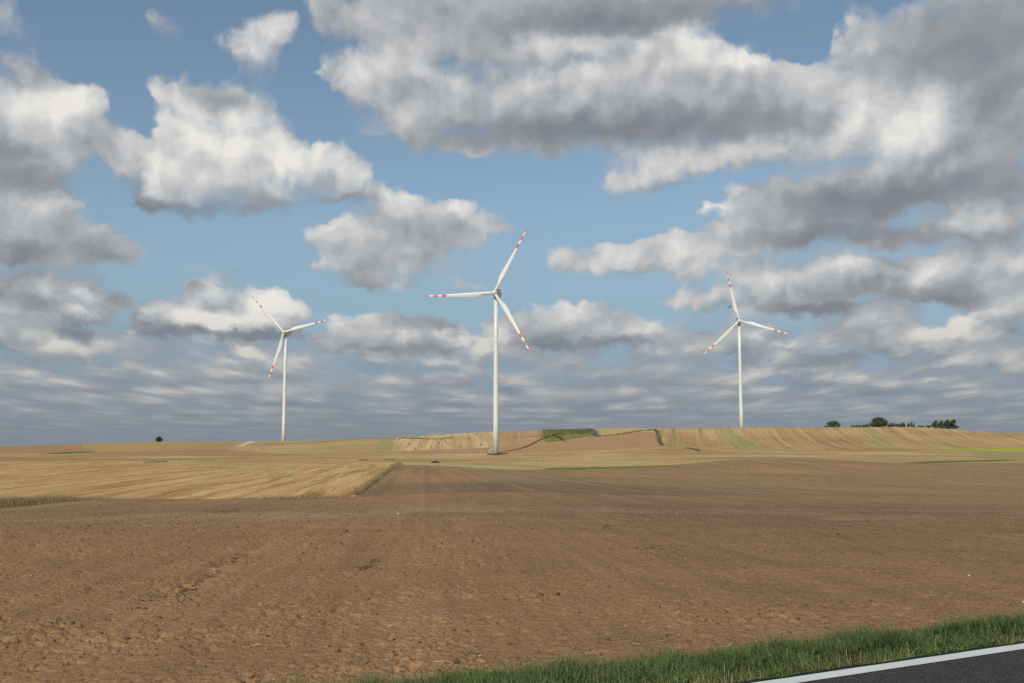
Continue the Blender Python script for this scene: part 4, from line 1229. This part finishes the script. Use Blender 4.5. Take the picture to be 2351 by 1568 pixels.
def tree(name, label, cat, px, py, D, width, height, mat, seed, trunk_h=.25, n=2600, kind='round', group=None, size=.34):
    rs = np.random.default_rng(seed)
    d = bearing(px, py); k = D / d.y
    x, y, z = d.x * k, D, CAM_H + d.z * k
    gz = float(ground_z([x], [y])[0])
    root = link(bpy.data.objects.new(name, None)); root.location = (x, y, gz)
    dz = z - gz                                   # how much of the foot is behind the crest
    Htot = height + dz
    tag(root, label, cat, group)
    w = width / 2
    cs, rd = [], []
    m = 9 if kind != 'tall' else 12
    for i in range(m):
        a = 2 * math.pi * i / m + rs.uniform(-.4, .4)
        if kind == 'tall':
            f = i / (m - 1)
            cs.append((w * .45 * math.cos(a) * (1 - .5 * f), w * .45 * math.sin(a), Htot * (.16 + .74 * f)))
            rd.append((w * (.82 - .4 * f), w * (.75 - .35 * f), Htot * .17))
        elif kind == 'bush':
            cs.append((w * rs.uniform(-.7, .7), w * .4 * math.sin(a), Htot * rs.uniform(.32, .62)))
            rd.append((w * rs.uniform(.25, .42), w * .35, Htot * rs.uniform(.28, .40)))
        else:
            cs.append((w * .56 * math.cos(a), w * .56 * math.sin(a), Htot * rs.uniform(.26, .60)))
            rd.append((w * rs.uniform(.38, .5), w * .46, Htot * rs.uniform(.20, .28)))
    if kind == 'round':
        cs += [(0, 0, Htot * .74), (w * .2, 0, Htot * .8), (-w * .25, 0, Htot * .72), (0, 0, Htot * .3)]
        rd += [(w * .6, w * .6, Htot * .22), (w * .35, w * .4, Htot * .17), (w * .4, w * .4, Htot * .18), (w * .85, w * .7, Htot * .28)]
    v, f, tn = leaf_cloud(cs, rd, n, size, rs)
    link(np_mesh('crown', v, f, mat, attrs={'tint': tn}), root)
    bm = bmesh.new()
    r0 = max(.12, width * .035)
    loft(bm, [circle(r0 * q, Htot * zf, 10) for zf, q in ((-.03, 1.3), (.03, 1.05), (.2, .85), (.45, .55), (.7, .2))])
    for i in range(5):
        a = 2 * math.pi * i / 5 + rs.uniform(-.3, .3); z0 = Htot * rs.uniform(.22, .4)
        p0 = Vector((0, 0, z0)); p1 = Vector((w * .6 * math.cos(a), w * .6 * math.sin(a), Htot * rs.uniform(.5, .7)))
        dd = (p1 - p0).normalized(); u = dd.orthogonal().normalized(); q = dd.cross(u)
        loft(bm, [[p + u * (rr * math.cos(R(60 * s))) + q * (rr * math.sin(R(60 * s))) for s in range(6)] for p, rr in ((p0, r0 * .5), (p0.lerp(p1, .5), r0 * .32), (p1, r0 * .1))])
    bm_obj('trunk', bm, bark_m, root)
    return root
TZ = lambda zx, zy: ((3200 + zx * 600 / 2351) * .58775, (1600 + zy * 600 / 2351) * .58775)
K = 600 / 2351 * .58775
def tz(name, label, cat, zx, zbase, zw, zh, D, mat, seed, **kw):
    px, py = TZ(zx, zbase); s = D / FPX
    return tree(name, label, cat, px, py, D, zw * K * s, zh * K * s, mat, seed, **kw)
tree('round_tree', 'small dark round tree standing alone on the left skyline', 'tree', 365, 1015, 818, 6.0, 4.7, leaf_dark, 3, n=3200, size=.28)
G = 'trees and bushes on the right skyline'
tz('round_tree', 'dark round tree with pale bushes at its foot on the right skyline', 'tree', 222, 270, 208, 104, 830, leaf_dark, 4, group=G, n=4600)
tz('silver_bush', 'low silvery bush spreading at the foot of the dark round tree', 'bush', 200, 272, 290, 36, 824, leaf_grey, 5, kind='bush', group=G, n=3000, size=.26)
tz('round_tree', 'largest dark broad tree on the right skyline', 'tree', 912, 266, 285, 156, 830, leaf_dark, 6, group=G, n=7500)
tz('bush', 'low flat bush at the left end of the hedge by the largest tree', 'bush', 575, 268, 160, 36, 828, leaf_mid, 7, kind='bush', group=G, n=2000, size=.26)
tz('bush', 'rounded bush touching the left side of the largest tree', 'bush', 715, 268, 130, 54, 830, leaf_mid, 8, kind='bush', group=G, n=2400, size=.28)
tz('bush', 'green bush touching the right side of the largest tree', 'bush', 1108, 267, 110, 68, 830, leaf_mid, 9, kind='bush', group=G, n=2400, size=.28)
tz('bush', 'dull green bush second to the right of the largest tree', 'bush', 1205, 266, 110, 54, 832, leaf_mid, 10, kind='bush', group=G, n=2200, size=.28)
tz('bush', 'darker bush with a raised top in the middle of the hedge', 'bush', 1288, 266, 95, 76, 830, leaf_dark, 11, kind='bush', group=G, n=2200, size=.28)
tz('slim_tree', 'first slim tall sapling rising from the hedge', 'tree', 1370, 266, 60, 60, 830, leaf_mid, 12, kind='tall', group=G, n=700, size=.26)
tz('slim_tree', 'tallest slim sapling in the middle of the hedge', 'tree', 1414, 266, 42, 82, 830, leaf_mid, 13, kind='tall', group=G, n=700, size=.24)
tz('slim_tree', 'slim sapling just right of the tallest sapling', 'tree', 1450, 266, 38, 66, 830, leaf_mid, 14, kind='tall', group=G, n=600, size=.24)
tz('bush', 'low long bush right of the slim saplings', 'bush', 1545, 268, 170, 32, 830, leaf_mid, 15, kind='bush', group=G, n=2000, size=.26)
tz('bush', 'pale small bush beside the group of tall trees', 'bush', 1672, 270, 80, 40, 828, leaf_grey, 16, kind='bush', group=G, n=1400, size=.26)
tz('upright_tree', 'leftmost of the four upright trees at the hedge end', 'tree', 1775, 272, 112, 104, 830, leaf_mid, 17, kind='tall', group=G, n=3000, size=.3)
tz('upright_tree', 'second of the four upright trees at the hedge end', 'tree', 1862, 273, 104, 102, 830, leaf_mid, 18, kind='tall', group=G, n=2800, size=.3)
tz('upright_tree', 'third upright tree, darker, at the hedge end', 'tree', 1950, 278, 112, 120, 830, leaf_dark, 19, kind='tall', group=G, n=3000, size=.3)
tz('upright_tree', 'rightmost and broadest of the four upright trees at the hedge end', 'tree', 2035, 282, 165, 124, 828, leaf_dark, 20, kind='tall', group=G, n=4200, size=.32)
# scrub on the hillside between the fields
HZ = lambda zx, zy: ((2100 + zx * 600 / 2351) * .58775, (1640 + zy * 600 / 2351) * .58775)
def scrub(name, label, cat, pts, n, h, mat, seed, spread=1.2, size=.3):
    """one hedge following a line on the hillside"""
    rs = np.random.default_rng(seed)
    P3 = np.array([list(pix_hit(*p, dmin=300)) for p in pts])
    P3[:, 1] = np.minimum(P3[:, 1], 812)
    L = np.concatenate([[0], np.cumsum(np.linalg.norm(np.diff(P3, axis=0), axis=1))])
    m = max(6, int(L[-1] / 2.2))
    a = np.linspace(0, L[-1], m)
    cx_ = np.interp(a, L, P3[:, 0]) + rs.normal(0, spread * .3, m); cy_ = np.interp(a, L, P3[:, 1]) + rs.normal(0, spread * .3, m)
    cz_ = ground_z(cx_, cy_)
    hh = h * rs.uniform(.6, 1.25, m)
    o0 = np.array([cx_.mean(), cy_.mean(), cz_.mean()])
    cs = np.column_stack([cx_, cy_, cz_ + hh * .42]) - o0; rd = np.column_stack([rs.uniform(.8, 1.3, m) * spread, rs.uniform(.8, 1.3, m) * spread, hh * .6])
    v, f, tn = leaf_cloud(cs, rd, n, size, rs)
    root = link(bpy.data.objects.new(name, None)); root.location = o0
    tag(root, label, cat)
    link(np_mesh('foliage', v, f, mat, attrs={'tint': tn}), root)
    bm = bmesh.new()
    bm.free()
scrub('hedge', 'dark grey green hedge running down the hill from the skyline', 'hedge', [HZ(1800, 152), HZ(1835, 200), HZ(1855, 270), HZ(1870, 330), HZ(1900, 395)], 2000, .95, foliage_mat('leaves_dusty', (.10, .10, .062), (.19, .185, .12), (.30, .28, .20)), 31, 1.3)
scrub('hedge', 'low brownish hedge above the bare brown hill field', 'hedge', [HZ(1000, 245), HZ(1200, 232), HZ(1400, 200), HZ(1600, 168), HZ(1780, 155)], 2200, .9, foliage_mat('leaves_brown', (.22, .18, .11), (.36, .30, .19), (.46, .40, .26)), 32, 1.2)
scrub('weedy_bank', 'pale weedy bank beside the maize on the skyline', 'bank', [HZ(810, 150), HZ(850, 190), HZ(880, 240), HZ(930, 260)], 1800, .9, foliage_mat('leaves_pale', (.13, .11, .07), (.21, .185, .125), (.30, .27, .19)), 33, 2.2)
scrub('thicket', 'small dusty thicket at the foot of the striped slope', 'bush', [(1578, 1029.5), (1592, 1032), (1606, 1036)], 600, .7, bpy.data.materials['leaves_dusty'], 34, 1.2)
scrub('weed_patch', 'green weeds around the foot of the nearest turbine', 'weeds', [(1124, 1044.3), (1133, 1044.8), (1142, 1044.6)], 900, .9, leaf_mid, 35, 1.2, .25)
scrub('weed_patch', 'green weeds right of the foot of the nearest turbine', 'weeds', [(1146, 1044.0), (1154, 1043.4), (1161, 1042.9)], 800, .9, leaf_mid, 36, 1.2, .25)
scrub('dry_shrub', 'dry brown shrubs at the corner of the golden stubble', 'bush', [(828, 1056.5), (840, 1057.2)], 420, .5, bpy.data.materials['leaves_brown'], 37, 1.2, .22)
scrub('dry_shrub', 'grey brown shrubs just behind the field border grass', 'bush', [(886, 1056.5), (898, 1057.2)], 420, .55, bpy.data.materials['leaves_brown'], 38, 1.2, .22)
scrub('dry_shrub', 'low grey scrub in the hollow at the left, smaller clump', 'bush', [(337, 1062), (352, 1061)], 420, .45, bpy.data.materials['leaves_brown'], 39, 1.0, .2)
scrub('dry_shrub', 'low grey scrub in the hollow at the left, longer clump', 'bush', [(362, 1062), (380, 1060)], 480, .5, bpy.data.materials['leaves_brown'], 40, 1.0, .2)
scrub('dark_balk', 'dark weedy balk between upper and lower bale slopes', 'hedge', [W(270, 282), W(480, 288), W(700, 297), W(860, 295), W(1050, 272)], 1800, .6, leaf_mid, 41, .8, .25)
scrub('dark_balk', 'dark thin balk crossing the left hill towards the bales', 'hedge', [(600, 1022.4), (700, 1017.5), (763, 1012.6), (812, 1007.4), (905, 1006.4)], 2200, .45, bpy.data.materials['leaves_brown'], 42, .6, .22)

# dark heap of soil at the corner of the harrowed field
def heap():
    p = pix_hit(1000, 1062.5, dmin=200)
    n = 40; g = np.linspace(-1, 1, n)
    gx, gy = np.meshgrid(g, g, indexing='ij')
    rr = np.hypot(gx, gy)
    h = np.clip(1 - rr ** 1.6, 0, 1) * (.8 + .7 * perlin(gx * 2.3 + 4, gy * 2.3, 91)) + .12 * perlin(gx * 8, gy * 8, 92) * np.clip(1.2 - rr, 0, 1)
    x = p.x + gx * 2.2; y = p.y + gy * 1.8
    z = p.z - .12 + 0.85 * h
    v = np.stack([x - p.x, y - p.y, z - p.z], -1).reshape(-1, 3)
    i, j = np.meshgrid(np.arange(n - 1), np.arange(n - 1), indexing='ij')
    f = np.stack([i * n + j, (i + 1) * n + j, (i + 1) * n + j + 1, i * n + j + 1], -1).reshape(-1, 4)
    m, t, bs = new_mat('dark_heap', .95, .1)
    nn = t.noise(pos(t), 5, 5, .7).outputs['Fac']
    setc(t, bs, t.ramp(nn, [(.3, (.020, .015, .011)), (.7, (.055, .042, .030))])); bump(t, bs, nn, .8, .2)
    o = link(np_mesh('soil_heap', v, f, m, smooth=True)); o.location = p
    tag(o, 'dark heap of soil or manure at the far corner of the brown field', 'heap')
heap()

# maize: rows of plants up the hill
def maize():
    rs = np.random.default_rng(77)
    px0, px1 = 1243, 1353
    D = np.linspace(672, 812, 150)
    allv, allt = [], []
    xs = np.arange((px0 - CX) / FPX * 740, (px1 - CX) / FPX * 740, 1.95)
    X, Y = np.meshgrid(xs, D, indexing='ij')
    X = X * (Y / 740) ** .8 + rs.normal(0, .08, X.shape); Y = Y + rs.normal(0, .25, Y.shape)
    x, y = X.ravel(), Y.ravel()
    z = ground_z(x, y)
    u, v = project(x, y, z)
    thin = perlin(x * .06, y * .02, 95) + .4 * perlin(x * .2, y * .06, 96)
    low = np.interp(u, [1243, 1258, 1310, 1352], [1009, 1009, 1003, 996])
    k = (v < low - 1.5 * rs.random(len(x))) & (u > px0) & (u < px1) & (thin < .26)
    x, y, z = x[k], y[k], z[k]
    n = len(x); H = .8 * rs.uniform(.75, 1.15, n) * np.clip((822 - y) / 40, .35, 1)
    vs, ts = [], []
    for q in range(7):
        a = rs.uniform(0, 2 * np.pi, n); f = rs.uniform(.15, .85, n); L = rs.uniform(.35, .6, n)
        c = np.column_stack([x, y, z + H * f]); d = np.stack([np.cos(a), np.sin(a), np.full(n, .5)], -1) * L[:, None]
        s = np.stack([-np.sin(a), np.cos(a), np.zeros(n)], -1) * .07
        vs.append(np.stack([c - s, c + s, c + d + s * .5, c + d - s * .5], 1)); ts.append(np.repeat(np.clip(f + rs.normal(0, .2, n), 0, 1)[:, None], 4, 1))
    c = np.column_stack([x, y, z]); s = np.array([.05, 0, 0]); h = np.column_stack([0 * H, 0 * H, H])
    vs.append(np.stack([c - s, c + s, c + h + s * .4, c + h - s * .4], 1)); ts.append(np.full((n, 4), .8))
    v = np.concatenate(vs).reshape(-1, 3); t_ = np.concatenate(ts).reshape(-1)
    m = leaf_mat('maize_leaves', (.075, .10, .03), (.17, .20, .06), (.36, .35, .13), .7, .2)
    tag(link(np_mesh('maize_crop', v, np.arange(len(v)).reshape(-1, 4), m, attrs={'tint': t_})), 'block of maize rows growing on the hillside under the rotor shadow', 'maize', kind='stuff')
maize()

# birds
def bird(px, py, D, span, label, bank):
    d = bearing(px, py); k = D / d.y
    bm = bmesh.new()
    body = [(-.5, .02), (-.42, .07), (-.2, .12), (.05, .13), (.25, .10), (.38, .075), (.48, .07), (.55, .03), (.62, .01)]
    rings = [[(x * .55, r * .5 * math.cos(2 * math.pi * q / 10), r * .45 * math.sin(2 * math.pi * q / 10)) for q in range(10)] for x, r in body]
    loft(bm, rings)
    m = paint_mat('plumage', (.035, .032, .032), .7, .3)
    root = bm_obj('bird', bm, m)
    for s in (-1, 1):
        w = bmesh.new(); secs = []
        for f, ch_, sw, up in ((0, .20, .03, 0.0), (.35, .19, .04, .10), (.7, .13, -.02, .12), (1.0, .03, -.12, .07)):
            c = (sw, s * (.04 + f * .5), .02 + up)
            secs.append([(c[0] + ch_ / 2, c[1], c[2]), (c[0], c[1], c[2] + .012), (c[0] - ch_ / 2, c[1], c[2]), (c[0], c[1], c[2] - .008)])
        loft(w, secs); bm_obj('wing', w, m, root)
    w = bmesh.new(); loft(w, [[(-.24, -.02, .01), (-.24, .02, .01), (-.24, .02, 0), (-.24, -.02, 0)], [(-.40, -.06, .01), (-.40, .06, .01), (-.40, .06, 0), (-.40, -.06, 0)]]); bm_obj('tail', w, m, root)
    root.scale = (span,) * 3
    root.location = (d.x * k, D, CAM_H + d.z * k); root.rotation_euler = (R(bank), R(6), R(200))
    tag(root, label, 'bird', 'birds in flight')
bird(1675.5, 705, 150, .85, 'dark bird flying left of the upper blade of the right turbine', 25)
bird(602, 1029.5, 260, .8, 'dark bird low over the hill left of the left turbine foot', -20)
bird(1021, 170, 140, .35, 'tiny dark bird high against the big grey cloud', 15)
